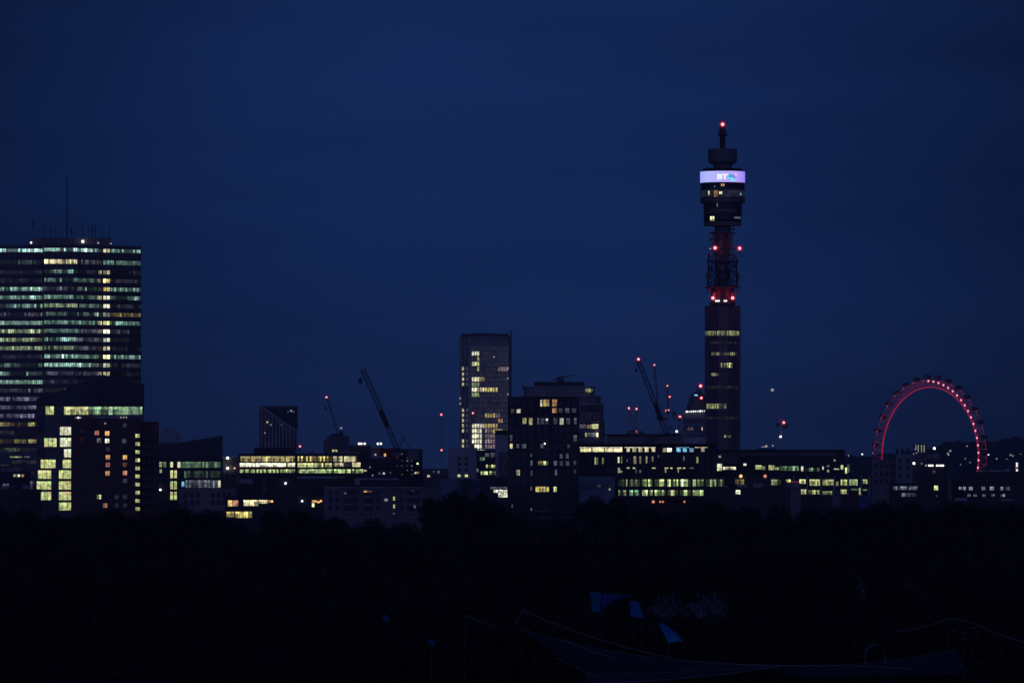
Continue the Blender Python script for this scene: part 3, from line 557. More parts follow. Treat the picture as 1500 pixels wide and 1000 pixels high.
# ================================================================== 14 dark tower of flats
D = 1880
b = Bld('tower_of_flats', 'broad dark tower of flats with a darker two-storey top, scattered lit windows, at the centre', 'block of flats', D, 743.8, 848, 607, 24, 'dark', parapet=.1, plant=False)
b.box('top_storeys', 743.4, 848.4, 581.5, 606.6, -.3, 24.2, 'steel'); b.box('roof_edge', 742.8, 849, 580.8, 581.9, -.5, 24.5, 'roof')
m = MB()
for x in (760, 800, 838): m.beam(px(x, 581, D + 8), px(x, 576.5, D + 8), .12)
m.box(X(770, D), X(790, D), D + 8, D + 14, Z(581, D), Z(578.8, D)); m.build('roof_plant', M['steel'], b.root)
ws = [(791.5, 794.3, 585.5, 595, CR, 1), (796, 804.5, 585, 594.8, YE, .55), (809, 815.8, 585, 594.8, WM, .45), (748.5, 753, 599, 605, PK, .35), (757, 762.5, 599, 604.6, WH, .9), (809, 815.8, 597.5, 604.5, WM, .5), (818.5, 824, 598, 604, GR, .45), (828, 834, 597.5, 604, GR, .8), (838, 844, 598, 604, GR, .4),
      (765.5, 771, 612, 620.5, YG, .55), (775, 780, 612, 622, YG, .65), (787, 790, 612, 621, GR, .9), (792, 797, 612.5, 621, GR, .4), (798.5, 803.5, 612.5, 621, GR, .45), (811, 816, 612, 621, GR, .6), (820, 825.5, 612, 621.5, WH, .45), (829.5, 835, 612, 621, GR, .6), (841, 844.5, 612, 621, GR, 1.2),
      (747, 750.5, 637, 645.5, GR, .7), (840, 845, 637, 646, GR, .6), (747, 751, 649.5, 656.5, CR, .9), (756.5, 760.5, 650, 656, GR, .7), (764.5, 770.5, 650, 656, GR, .8), (792, 796, 650, 656, GR, .6), (831, 835, 650.5, 656, GR, .5), (777, 779.5, 664, 669, GR, .5), (820, 824, 665, 671, GR, .7), (829, 833, 664, 671, GR, .6),
      (777, 780, 674.5, 681.5, GR, .8), (788, 795, 675, 681, YE, .25), (796, 800, 675, 681, YG, 1.2), (800.5, 803, 675, 681, GR, .6), (811, 815.5, 675, 681.5, GR, 1), (820, 824.5, 675, 681.5, GR, .5), (829, 834, 675, 681.5, GR, .7), (840, 844, 675, 681, GR, .5), (756.5, 761.5, 688, 696, CR, .4), (777, 780, 689, 696, GR, .5), (813, 816, 687.5, 696, GR, .9), (841, 843, 688, 693, GR, .8),
      (784.5, 790, 712.5, 720, YE, 1.2), (791, 795, 712.5, 720, YE, .6), (796, 799, 712.5, 720, YG, 1), (800.5, 804, 712.5, 720, YE, 1), (811, 815.5, 712.5, 720, YG, 1.1), (777, 779.5, 712.5, 718, GR, .7), (777, 779.8, 744, 747.5, GR, .8), (749, 751.5, 738.5, 743, GR, 1)]
for a in ws: b.win(a[0], a[1], a[2], a[3], a[4], a[5] * (.75 if a[4] is GR else 1), 2 if a[1] - a[0] > 4 else 1, var=.2, dy=-.3 if a[2] < 606 else 0)
[b.win(x - 2.5, x + 2.5, y, y + h_, None, 1, 2, dy=-.3) for y, h_ in ((586, 8.5), (598, 6)) for x in (749, 759, 768, 778, 790, 800, 813, 822, 832, 842) if not any(l[0] < x + 2.5 and l[1] > x - 2.5 and l[2] < y + h_ and l[3] > y for l in b.wins)]; b.grid([749, 759, 768, 778, 790, 800, 813, 822, 832, 842], [612, 624.5, 637, 650, 662.5, 675, 688, 700, 712.5, 725, 738], 4.6, 7, n=1, frame='grey')
b.finish(cap=96)
for y in (708, 733, 658, 633): b.box('string_course', 743.6, 848.2, y, y + .7, -.22, 0, 'mid')
for x0, x1, y in ((783, 806, 747.5), (811, 838, 748.5), (789, 806, 757), (818, 840, 757)): b.box('balcony', x0, x1, y, y + 1.2, -1.4, -.1, 'pale')
for x, y in ((801, 614.5), (798, 649.5)): lamp(b.root, (X(x, D), D - .6, Z(y, D)), .22, 'white', housing=False)

# ================================================================== 15 round-cornered ribbed building behind
D = 2750
b = Bld('rotunda_building', 'hazy wide building with stepped curved top and roof crane, behind the dark flats', 'building', D, 800, 887, 590, 0, 'mid', body=False)
def rnd_poly(x0, x1, d0, dep, n=14):
    a, c = X(x0, D), X(x1, D); r = min(8, (c - a) / 3); pts = []
    for cx_, cy_, t0 in ((a + r, d0 + r, 180), (c - r, d0 + r, 270), (c - r, d0 + dep - r, 0), (a + r, d0 + dep - r, 90)):
        for i in range(5): t = R(t0 + i * 22.5); pts.append((cx_ + r * math.cos(t), cy_ + r * math.sin(t)))
    return pts
for nm, x0, x1, yt, yb, d0, dep, mt in (('wall', 752, 886, 620, 760, D, 50, 'grey'), ('upper_storey', 757, 884, 591, 620.2, D + 1, 48, 'concrete'), ('upper_storey', 763, 880, 580, 591.2, D + 3, 44, 'grey'), ('upper_storey', 767, 871, 566, 580.2, D + 5, 40, 'concrete'), ('roof', 782, 856, 558.5, 566.2, D + 9, 30, 'roof')):
    m = MB(); m.prism(rnd_poly(x0, x1, d0, dep), Z(yb, D), Z(yt, D)); m.build(nm, M[mt], b.root)
for y, x0, x1, d0 in ((566, 766, 872, 4.6), (571, 766.3, 871.7, 4.8), (578.5, 766, 872, 4.7), (591, 756, 885, .7), (604, 756.4, 884.6, .8), (617, 751.5, 886.5, -.4), (630.5, 751.5, 886.5, -.3), (643.5, 751.5, 886.5, -.3)):
    m = MB(); m.prism(rnd_poly(x0, x1, D + d0, 49 - d0), Z(y + .9, D), Z(y - .6, D)); m.build('floor_edge', M['pale'], b.root)
for x in (852.5, 858.5, 864.5, 870.5, 876): b.win(x - 1.8, x + 1.8, 593.5, 602.5, None, dy=.9); b.win(x - 1.8, x + 1.8, 607, 615, lin((70, 50, 70)), .14, 1, dy=.9, var=.1)
b.win(858, 861, 569.2, 573.5, YG, .5, 1, dy=4.8); b.win(861.5, 865.5, 568.8, 574, YG, .6, 1, dy=4.8); b.win(866, 869, 569, 573.5, GR, .5, 1, dy=4.8)
b.win(849, 858, 621.5, 627, GR, .8, 4, dy=-.1); b.win(860, 862, 622, 627, WM, .6, 1, dy=-.1); b.win(863.5, 866.5, 622, 627, YG, .6, 1, dy=-.1); b.win(867, 876.5, 621, 627.5, YG, 1.2, 3, dy=-.1, var=.1)
b.win(857, 860, 633.5, 639.5, YG, .5, 1, dy=-.1); b.win(861, 868, 633.5, 639.5, GR, .8, 4, dy=-.1); b.win(868.5, 871, 633.5, 639.5, GR, 1, 1, dy=-.1); b.win(873, 876.5, 633.5, 639.5, WH, .8, 1, dy=-.1)
b.finish()
m = MB(); Dm = D + 20; m.lattice(px(820, 558.5, Dm), px(820, 551, Dm), 2.2, .25); m.beam(px(808, 556, Dm), px(833, 550.5, Dm), .35); m.beam(px(833, 550.5, Dm), px(843, 549, Dm), .25); m.box(X(815, Dm), X(826, Dm), Dm - 2, Dm + 2, Z(559, Dm), Z(556, Dm)); m.beam(px(767, 566, Dm), px(784, 573, Dm), .5); m.beam(px(764, 564, Dm), px(768, 573, Dm), .4); m.build('roof_crane', M['steel'], b.root)

# ================================================================== 16 long lit block left of the telecom tower
D = 1930
b = Bld('glass_office', 'long office with brilliantly lit clerestory under its flat roof, left of the telecommunications tower', 'office building', D, 848.5, 1049, 650.5, 45, 'dark', plant=False)
b.box('roof_storey', 888, 1002, 637, 650, 10, 35, 'concrete'); b.box('roof_edge', 885, 1000, 635.2, 637, 9, 36, 'steel'); b.box('roof_storey', 944, 958, 637.5, 650.2, 9.6, 20, 'mid'); b.box('roof_edge', 848, 1050, 649.5, 651.3, -2.5, 0.5, 'steel')
b.box('roof_storey', 1002, 1034, 640, 650, 12, 30, 'pale')
b.win(849, 912, 652, 655.5, WH, 1.5, 24, var=.1, top=.2); b.win(915, 960, 652, 655.5, WH, 1.35, 16, var=.1); b.win(990, 1009, 652, 655.5, CY, 1.3, 8, var=.15); b.win(1018, 1036, 652, 655.5, CR, 1.15, 7, var=.12)
for x0, x1, c, k in ((850, 866, CR, 1.0), (868, 884.5, CR, 1.05), (886, 898, CR, .9), (898.5, 911.5, CR, 1.3), (918, 922.5, CR, .6), (926.5, 932, CR, .6), (935.5, 941, CR, .6), (944.5, 950, CR, .6), (954.5, 959.5, CR, .7), (971, 975.5, CR, .35), (977, 984, WH, 1.3), (991, 997, CY, .7), (1000, 1006, CY, .7), (1010, 1016, CY, .45), (1027, 1032, PK, 1.5)):
    b.win(x0, x1, 656, 661.5, c, k * 1.3, max(1, int((x1 - x0) / 4)), var=.12, top=.4)
for x0, x1, y0, y1, c, k in ((871, 873.2, 669.5, 680, GN, .8), (874.5, 876, 670, 680, GN, .2), (882, 884.5, 670, 679, GN, .5), (905, 907.5, 669, 677.5, WH, .7), (909.5, 911.5, 668, 678, GN, .3), (918, 919.5, 672, 676, GR, .7), (928, 932, 668, 679, CR, .3), (936.5, 939, 668, 678.5, CR, .3), (946, 948.5, 668, 678, CR, .3), (955, 957, 668, 676, CR, .3), (1000.5, 1003, 668, 674.5, GR, .8), (1020, 1023, 669, 678, YG, .4), (963.5, 965.5, 666, 670, GR, .4),
                             (905, 908, 685, 692, WH, .6), (908.5, 911.5, 689, 692, GN, .5), (918, 922, 684, 686, CR, .9), (927, 930.5, 684.5, 686, CR, 1), (931, 933, 687, 693, GR, .6), (936.5, 939, 688, 692, GR, .7), (955, 961.5, 684.5, 686, CR, .9), (973.5, 979, 684.5, 686, CR, .9), (982, 985, 684.5, 686.2, CR, 1.3), (974, 976, 687, 692, YG, .4), (992, 998, 684.5, 686, CR, .9), (1000.5, 1003.5, 684.5, 686, CR, 1), (992.5, 994.5, 687, 692, YG, .4), (1010, 1016, 684.5, 686, GT, .7)):
    b.win(x0, x1, y0, y1, c, k, 1, var=.1)
b.grid([856, 864, 892, 900, 924, 942, 951, 970, 980, 990, 1010, 1030, 1038], [668, 684], 4.5, 10)
for x in [914.5 + 9.3 * i for i in range(15)]: b.box('fin', x - .5, x + .5, 662, 695, -1.0, 0, 'mid')
b.finish()
D = 1850
b = Bld('glass_office', 'lower glazed wing in bays of green-white windows, before the office with lit clerestory', 'office building', D, 903, 1062, 697.5, 25, 'steel', plant=False)
for i in range(9):
    x = 914.5 + 18.55 * i - 12; k = (.35, .9, .85, 1.15, .9, .8, .75, .7, .9)[i]; x0, x1 = max(906, x + 1), min(1060, x + 16.5)
    if i == 8: x0, x1 = 1049.5, 1060.5
    b.win(x0, x1, 701, 712, GN, k * .8, 7 if i < 8 else 4, var=.8, p=.62, top=1.2)
    if i < 7: b.win(x0, x1, 717.5, 725.5, GN if i != 1 else GT, (.3, .7, .45, 1.3, .8, .9, .7)[i], 6, var=.8, p=.6, top=1.2)
    if i: b.box('column', x - 1.0, x + .3, 699, 745, -1.2, -.02, 'brick')
b.finish()
for x, k in ((957, 'orange'), (967, 'orange'), (971, 'orange'), (1002.5, 'orange')): lamp(b.root, (X(x, D), D - 2, Z(734.5, D)), .45 if x < 960 else .3, k)
b.box('shop_canopy', 950, 1010, 731.5, 732.5, -3, -.02, 'red')
b = Bld('warehouse', 'plain pale blue-grey flat-roofed box, right of the foot of the dark tower of flats', 'building', 1800, 848.7, 900.5, 697.5, 18, 'shed', plant=False); b.box('loading_band', 848.5, 892, 706.5, 716, -.3, 0, 'mid'); b.win(875, 880, 710, 713, DG, 1.2, 2, dy=-.3); b.finish(); lamp(b.root, (X(893, 1800), 1799, Z(716.5, 1800)), .3, 'dim')

# 17 right wing
D = 1980
b = Bld('hospital_block', 'long flat-roofed building with pale slatted upper storey, right of the telecommunications tower', 'building', D, 1049.5, 1237, 659.5, 40, 'dark', plant=False)
b.box('roof_edge', 1049, 1238, 658.3, 660.2, -1.5, .5, 'steel'); b.box('slatted_storey', 1050, 1084, 662.5, 679, -.4, -.02, 'mid'); b.box('slatted_storey', 1085, 1226, 661.5, 667.5, -.4, -.02, 'mid')
for i in range(44): 
    x = 1088 + i * 3.2
    if i % 2 == 0: b.box('slat', x - .25, x + .25, 668, 680, -.6, -.02, 'grey')
b.win(1050.5, 1057.5, 677, 689, WH, 1.0, 2, var=.2); b.win(1059, 1078, 683.5, 687.5, WH, .8, 7, var=.3); b.win(1089, 1093.5, 678.5, 681.5, WH, 1.2, 1); b.win(1106.5, 1115.5, 681, 687, YG, .95, 3, var=.2); b.win(1116, 1121, 682.5, 688, YG, .5, 2); b.win(1126, 1134.5, 681, 688, YG, .8, 3); b.win(1135.5, 1141, 684, 688, GN, .6, 2); b.win(1143, 1170, 682.5, 689, GT, .45, 9, var=.7); b.win(1173.5, 1176.8, 682.5, 690, WH, .85, 1, var=.05); b.win(1179, 1200, 685, 690, GT, .5, 7, var=.7, p=.6)
b.win(1204.5, 1206.5, 683, 687.5, WH, .8, 1); b.win(1211, 1215, 681, 684, GR, .5, 1); b.win(1211.5, 1214.5, 688, 691.5, YG, .6, 1); b.win(1221.5, 1229, 686, 687.5, WH, .7, 3); b.win(1231.5, 1235, 681, 687, YG, 1.1, 1); b.finish()
lamp(b.root, (X(1222.5, D), D - .8, Z(674, D)), .3, 'dim'); lamp(b.root, (X(1054.5, D), D - .8, Z(668.5, D)), .35, 'dim')
b = Bld('corner_pavilion', 'small glazed corner bay with bright upright panes at the right end of the slatted building', 'building', D + 4, 1237.5, 1245.5, 678, 14, 'dark', plant=False, parapet=.3)
b.win(1238, 1240.5, 684.5, 693, YG, 1.1, 1); b.win(1241, 1244.5, 680, 692, GT, .45, 2); b.finish()
D = 1870
b = Bld('colonnade_office', 'low office with pale upright columns between yellow-lit bays, at the right of the city', 'office building', D, 1062.5, 1277, 697.5, 25, 'dark', plant=False)
b.win(1130, 1144, 702, 710, GN, .7, 5, var=.5, p=.7); b.win(1151, 1158, 702, 706, YG, .8, 3, var=.5); b.win(1158.5, 1170, 704.5, 706.5, RD, 1.1, 5); b.win(1171, 1180, 700.5, 708, YG, 1.1, 4, var=.3); b.win(1186, 1201, 701, 711, YG, .8, 7, var=.4); b.win(1205, 1221, 702, 710.5, YG, .55, 7, var=.5); b.win(1224.5, 1228, 705, 711, GN, .4, 2); b.win(1231.5, 1240.5, 702, 710.5, YG, .65, 4, var=.4); b.win(1244, 1256, 701, 710.5, GN, .8, 5, var=.5); b.win(1264, 1270.5, 701.5, 708, YG, .55, 3)
b.win(1173.5, 1181, 716.5, 723.5, YG, .8, 3, var=.3); b.win(1184, 1200, 717.5, 723.5, YG, .4, 6, var=.7); b.win(1205, 1219, 719, 724, GN, .45, 5, var=.6); b.win(1231.5, 1240, 716.5, 723, YG, .75, 4, var=.3); b.win(1246, 1256, 715.5, 718, GT, .4, 4); b.win(1258, 1260.5, 714.5, 724.5, YG, .6, 1); b.win(1264, 1270, 716.5, 718, GT, .6, 2)
b.win(1077, 1090, 699.5, 709, YE, .25, 5, var=.6); b.grid([1070, 1100, 1110, 1120], [702], 6, 6, n=2)
for x in (1163, 1182.5, 1202.5, 1222, 1242, 1261.5, 1273.5): b.box('column', x - .9, x + .9, 696.5, 726, -1.4, -.02, 'pale')
b.finish(); lamp(b.root, (X(1085.3, D), D - .8, Z(697, D)), .5, 'warm'); m = MB(); m.ball(px(1121, 697, D - .8), .5, 0); m.build('sign_light', LM['orange'], b.root)
D = 1800
b = Bld('low_terrace', 'row of low dark roofs with one bright square window, in front of the columned office', 'building', D, 1040, 1158, 713, 16, 'dark')
b.win(1077.8, 1084.5, 716.5, 723.5, WH, 1.1, 2, var=.05); b.grid([1050, 1060, 1070, 1095, 1105, 1115, 1125, 1135, 1145], [717], 3.5, 4); b.box('roof_edge', 1040, 1160, 724.5, 725.3, -.5, -.02, 'mid'); b.finish()
b = Bld('plain_block', 'small blank pinkish-grey block in front of the left bays of the columned office', 'building', 1830, 1151, 1173, 707.5, 10, 'concrete', plant=False); b.grid([1156, 1162, 1168], [715], 2.5, 3); b.finish()
b = Bld('stair_block', 'narrow dim block standing before the middle bays of the columned office', 'building', 1840, 1219.5, 1231, 718, 10, 'grey', plant=False); b.grid([1225], [722], 3, 3); b.finish()
b = Bld('blue_cabin', 'small blue-painted cabin at the tree line, under the right end of the columned office', 'cabin', 1790, 1258.5, 1275.5, 725.5, 8, 'cabin', plant=False); b.grid([1264, 1270], [731], 3, 4); b.finish()

# pale house fronts at right of centre, behind the wheel's foot
D = 2250
b = Bld('stone_building', 'pale stone block with a chimneyed roofline hiding the left foot of the big wheel', 'building', D, 1277, 1312, 672.5, 22, 'concrete', plant=False)
b.grid([1283, 1291, 1299, 1307], [680, 691, 702], 3.2, 5.5); b.finish()
for x in (1281, 1306): b.box('chimney', x - 1.5, x + 1.5, 668.5, 672.4, 3, 6, 'brick')
b = Bld('stone_tower', 'taller pale stone building with dark turrets, right of the chimneyed block', 'building', D - 10, 1312.6, 1336.5, 664.5, 20, 'stone', plant=False)
b.grid([1319, 1330], [672, 683, 694], 3, 5.5); b.finish()
for x in (1309 + 5, 1322, 1331): b.box('turret', x - 2.2, x + 2.2, 657, 664.3, 2, 6, 'dark')
b = Bld('brick_terrace', 'dark terrace with two rows of small glinting windows, right of the blue cabin', 'building', 1900, 1303, 1349, 707, 14, 'dark')
b.win(1307, 1344, 712, 717, GR, 1.0, 15, var=.6, p=.8); b.win(1321, 1343, 722, 727, GR, .9, 9, var=.7, p=.55); b.finish()
b = Bld('dark_office', 'dark block with a line of white lights on top and one bright yellow window', 'building', 1950, 1351, 1388, 683.5, 18, 'steel', plant=False)
m = MB(); m.prism([(X(1388.3, 1950), 1950), (X(1394, 1950), 1950), (X(1394, 1950), 1962), (X(1388.3, 1950), 1962)], GZ, [Z(688, 1950), Z(712, 1950), Z(712, 1950), Z(688, 1950)]); m.build('sloping_wing', M['grey'], b.root)
b.win(1368.3, 1374, 711, 717.5, YG, 1.3, 1, var=.02); b.win(1371, 1373, 725, 727.5, GR, .6, 1); b.win(1366, 1371, 688.5, 692.5, DG, 1, 2); b.grid([1360, 1380], [695, 703, 713], 4, 4); b.finish()
for x in (1356.5, 1361, 1363.5, 1366, 1372.5, 1376, 1379, 1381.5): lamp(b.root, (X(x, 1950), 1949.5, Z(681.5, 1950)), .28, 'white' if x > 1358 else 'dim')
b = Bld('white_lit_block', 'distant block with thin white vertical light strips, seen inside the big wheel', 'building', 4700, 1337, 1358, 650, 25, 'mid', plant=False)
for x in (1341.5, 1345, 1349.8, 1353.8): b.win(x - .5, x + .5, 651, 662 if x != 1341.5 else 657, WH, .55, 1, var=.05)
for x, y in ((1338.5, 664.5), (1342.5, 663.3), (1341, 658)): b.win(x - .8, x + .8, y - .8, y + .8, GR, 2, 1)
b.finish()
m = MB(); DD = 4100
b = Bld('river_block', 'low distant block with white lamp on its roof, behind the hub of the big wheel', 'building', DD, 1336, 1362, 679.5, 20, 'dark', plant=False); lamp(b.root, (X(1338.8, DD), DD - 1, Z(678.3, DD)), .85, 'white'); lamp(b.root, (X(1350, DD), DD - 1, Z(678.8, DD)), .4, 'dim')
b = Bld('boxy_office', 'dark flat office with two rows of tiny windows, under the right foot of the wheel', 'office building', 2000, 1410, 1498, 690.5, 22, 'dark')
b.box('roof_storey', 1410.5, 1426, 684, 690.4, 3, 18, 'steel'); b.box('light_roof', 1430, 1437, 687.4, 688.6, 2, 8, 'white'); b.box('light_roof', 1438, 1446, 689, 690.3, 2, 8, 'white')
for x0, x1, k in ((1406+5, 1415, 1.6), (1419.5, 1425, 1.4), (1438, 1443, 1.6), (1450, 1456, 1.7), (1465.5, 1469.5, 1.7), (1473, 1479, .5)): b.win(x0, x1, 712.5, 717.5, GR, k, 2, var=.3)
for x0, x1, k in ((1417, 1422, .7), (1426, 1431, .9), (1439, 1444, .6), (1452, 1457, .8), (1466, 1472, 1.0)): b.win(x0, x1, 723.5, 727, GR, k, 2, var=.4)
b.grid([1433, 1447, 1461, 1484, 1491], [712.5], 5, 5); b.finish()
b = Bld('side_office', 'low dark wing with a pair of tiny lit windows, left of the flat office', 'building', 2010, 1395, 1409.5, 703, 16, 'dark', plant=False); b.win(1404.5, 1409, 712.5, 716.5, GR, 1.5, 2, var=.2); b.finish()
b = Bld('edge_block', 'dark block with a vertical string of five lamps, at the right edge', 'building', 3300, 1476, 1530, 700.5, 30, 'dark', plant=False)
m = MB(); m.box(X(1487, 3300), X(1492.5, 3300), 3299, 3302, Z(701, 3300), Z(676, 3300)); m.build('stair_tower', M['mid'], b.root)
for i in range(5): lamp(b.root, (X(1489.6, 3300), 3298.4, Z(678.5 + 3.3 * i, 3300)), .38, 'dim' if i == 2 else 'white', housing=False)
# extra low roofs closing the skyline near the ground
for x0, x1, yt, D_, mt, lab in ((-40, 60, 716, 1760, 'dark', 'dark low roof at the very bottom left, under the small house with the bright window'), (619, 706, 716, 1850, 'grey', 'low grey roof hidden among tree tops below the white-walled block'), (1340, 1520, 733, 1850, 'dark', 'long low dark roof along the tree line at the lower right'),
                                 (860, 905, 716, 1860, 'dark', 'dark low roof behind trees, right of the pale blue-grey box')):
    b = Bld('low_roof', lab, 'building', D_, x0, x1, yt, 14, mt)

# ================================================================== 19 telecommunications tower
def telecom_tower():
    D = 2520; cx = X(1059.7, D); cy = D + 10; k = D / F
    root = thing('telecom_tower', 'slender round telecommunications tower with glowing lilac screen and red lamps, tallest thing in view', 'tower', (cx, cy, GZ))
    zz = lambda y: Z(y, D)
    def drum(name, segs, mt, n=64, smooth=False):
        m = MB(); m.lathe(cx, cy, [(r * k, zz(y)) for r, y in segs], n); return m.build(name, M[mt], root)
    rs = 25.7
    drum('shaft', [(rs, 760), (rs, 447.5)], 'dark', 56)
    m = MB()
    for i in range(56):          # mullions
        a = 2 * math.pi * (i + .5) / 56; r = rs * k + .08; p = (cx + r * math.cos(a), cy + r * math.sin(a)); m.beam((p[0], p[1], GZ), (p[0], p[1], zz(447.2)), .15, k=4)
    m.build('mullions', M['mull'], root)
    m = MB()
    for i in range(-3, 4):
        a = R(-90 + 2 + i * 4.6); r = rs * k + .2; p = (cx + r * math.cos(a), cy + r * math.sin(a)); m.beam((p[0], p[1], GZ), (p[0], p[1], zz(449)), .2)
    m.build('ribbed_strip', M['strip'], root)
    ys = [449.5 + 9.55 * i for i in range(22)]
    def arc(mb, r, a0, a1, y0, y1, n, c, g, var=.35, p=1):
        for i in range(n):
            s0 = a0 + (a1 - a0) * (i + .1) / n; s1 = a0 + (a1 - a0) * (i + .9) / n; P = [(cx + r * math.cos(R(t)), cy + r * math.sin(R(t))) for t in (s0, s1)]
            gg = g * math.exp(rnd.gauss(0, var)) * (1 if rnd.random() < p else .15); q = tuple(v * gg for v in c); ym = y0 + (y1 - y0) * .4
            mb.quad([(P[0][0], P[0][1], zz(y1)), (P[1][0], P[1][1], zz(y1)), (P[1][0], P[1][1], zz(ym)), (P[0][0], P[0][1], zz(ym))], 0, q)
            mb.quad([(P[0][0], P[0][1], zz(ym)), (P[1][0], P[1][1], zz(ym)), (P[1][0], P[1][1], zz(y0)), (P[0][0], P[0][1], zz(y0))], 0, tuple(v * (1 + .5 * rnd.random()) for v in q))
    def ang(x, r): return -90 + math.degrees(math.asin(max(-1, min(1, (x - 1059.7) / r))))
    lit = {}
    for y0, y1, x0, x1, n, g, p in ((484, 491, 1034.3, 1084, 30, .55, .8), (515.5, 520, 1042, 1080, 20, .45, .7), (531, 538, 1055, 1073, 10, .6, .7), (546, 550, 1043, 1054, 7, .55, .7), (591, 598, 1036, 1064, 16, .75, .8), (637, 640.5, 1060, 1071, 5, 1.3, .7), (500, 503, 1040, 1080, 20, .03, 1), (565, 569, 1036, 1082, 24, .03, 1), (610, 614, 1036, 1082, 24, .02, 1)):
        mb = MB(); arc(mb, rs * k + .05, ang(x0, rs), ang(x1, rs), y0, y1, n, YG, g * 1.0, .5, p); mb.build('window_band', [GLASS], root)
    for y in (447.5, 480, 512, 528, 543, 557, 587, 604, 632, 655): drum('floor_ring', [(rs + .75, y + .5), (rs + .75, y - .4)], 'tower', 56)
    m = MB()
    for i in range(32):
        y = 452 + i * 6.4; m.lathe(cx, cy, [((rs + .45) * k, zz(y + .22)), ((rs + .45) * k, zz(y - .22))], 56)
    m.build('storey_lines', M['mull'], root)
    # open gallery
    drum('core', [(11.8, 447.6), (11.8, 329)], 'tower', 32); drum('lower_drum', [(18, 447.4), (18, 443), (17, 442), (17, 421)], 'dark', 40)
    for y, r, t in ((420, 26, 1.0), (417.5, 22, .5), (396, 21, .5), (382, 23.5, .9), (362, 19, .8), (357, 15.5, .4), (340, 19, .8), (349, 13.5, .4), (443.5, 20, .6), (436, 19.5, .5), (408, 14, .4), (372, 14, .4)):
        drum('platform', [(r, y + t), (r, y - t)], 'tower', 48)
    for a in range(0, 360, 30):
        for r, y0, y1 in ((21.5, 420, 382),):
            m = MB(); p = (cx + r * k * math.cos(R(a + 8)), cy + r * k * math.sin(R(a + 8))); m.beam((*p, zz(y0)), (*p, zz(y1 - 4)), .28); m.build('post', M['steel'], root)
    m = MB()
    for a in range(0, 360, 24):
        for r, y0, y1 in ((18, 362, 357.5), (21, 420, 416), (22.5, 382, 378.5), (18, 340, 337), (19, 443, 434)):
            p = (cx + r * k * math.cos(R(a)), cy + r * k * math.sin(R(a))); m.beam((*p, zz(y0)), (*p, zz(y1)), .07)
    for a in range(15, 360, 45):
        for r, y0, y1 in ((15, 357, 340), (16, 379, 364), (24, 417, 398)):
            p = (cx + r * k * math.cos(R(a)), cy + r * k * math.sin(R(a))); m.beam((*p, zz(y0)), (*p, zz(y1)), .16)
    m.build('railing', M['steel'], root)
    for a, r, y, s in ((200, 20, 374, 1.2), (-20, 19, 374, 1.1), (250, 17, 388, 1.0), (300, 17.5, 390, 1.1), (215, 22, 404, 1.3), (330, 22, 401, 1.3), (270, 15, 402, 1.0), (185, 19, 392, .9), (-10, 21, 411, 1), (190, 21, 413, 1), (230, 18, 430, .9), (320, 18, 430, .9), (205, 19, 350, .8), (-30, 17, 334.5, .6), (225, 16, 345, .7), (310, 16, 346, .8), (260, 14, 353, .6), (240, 20, 411, 1.1), (300, 20, 413, 1.2), (270, 18, 392, 1.0), (210, 20, 391, .9), (330, 20, 388, 1.0), (245, 19, 377.5, .8), (295, 19, 377.5, .8), (180, 23, 402, 1.0), (0, 23, 404, 1.0), (195, 21, 425, .8), (-15, 21, 426, .8)):
        m = MB(); p = Vector((cx + r * k * math.cos(R(a)), cy + r * k * math.sin(R(a)), zz(y))); d = Vector((math.cos(R(a)), math.sin(R(a)), 0))
        m.beam(p, p + d * .5, s, k=16); m.beam(p - d * .8, p, s * .45, k=8); m.build('dish_antenna', M['grey'], root)
    # head
    drum('lower_gallery', [(27.3, 329.5), (27.3, 324)], 'mid', 64); drum('gallery_drum', [(26.5, 323.9), (28, 321), (28, 311.3)], 'dark', 64); drum('gallery_drum', [(27.6, 311.2), (28.2, 303), (28.2, 296.3)], 'dark', 64)
    drum('gallery_ring', [(28.7, 312), (28.7, 310.6)], 'mid', 64); drum('gallery_ring', [(28.7, 304), (28.7, 303.2)], 'mid', 64)
    drum('observation_drum', [(31, 296.2), (33, 295), (33, 289)], 'mid', 64); drum('glazed_storey', [(32.6, 288.9), (32.6, 277.1)], 'dark', 64); drum('observation_ring', [(33.2, 277), (33.2, 275)], 'mid', 64); drum('upper_drum', [(32.2, 274.9), (32.2, 266.9)], 'dark', 64)
    for y0, y1, x0, x1, n, r, c, g in ((278, 288, 1028, 1092, 40, 32.7, DG, .45), (279.5, 285, 1037.5, 1040, 1, 32.9, WH, .8), (279, 288, 1046, 1052.5, 3, 32.9, WM, .35), (280.5, 284, 1053.5, 1058, 2, 32.9, WH, 1.4), (282, 285, 1084, 1087, 1, 32.9, CY, .6), (269, 272.5, 1056, 1061.5, 2, 32.4, WM, 1.1), (272, 273.5, 1046, 1048, 1, 32.4, CY, .3), (297, 302.5, 1050, 1052, 1, 28.4, GR, 1.2), (316.5, 322.5, 1040.5, 1047, 2, 28.15, CR, 1.3), (317, 319.5, 1075.5, 1086, 5, 28.15, GR, 1.1), (305.5, 309.5, 1040, 1080, 24, 28.35, DG, .12)):
        mb = MB(); arc(mb, r * k + .03, ang(x0, r), ang(x1, r), y0, y1, n, c, g, .2); mb.build('window_band', [GLASS], root)
    # screen
    m = MB(); n = 96; r = 33 * k; 
    for i in range(n):
        a, c = [2 * math.pi * j / n for j in (i, i + 1)]; p = [(cx + r * math.cos(t), cy + r * math.sin(t)) for t in (a, c)]
        m.quad([(*p[0], zz(266.4)), (*p[1], zz(266.4)), (*p[1], zz(250.2)), (*p[0], zz(250.2))])
    so = m.build('screen', LM['screen'], root)
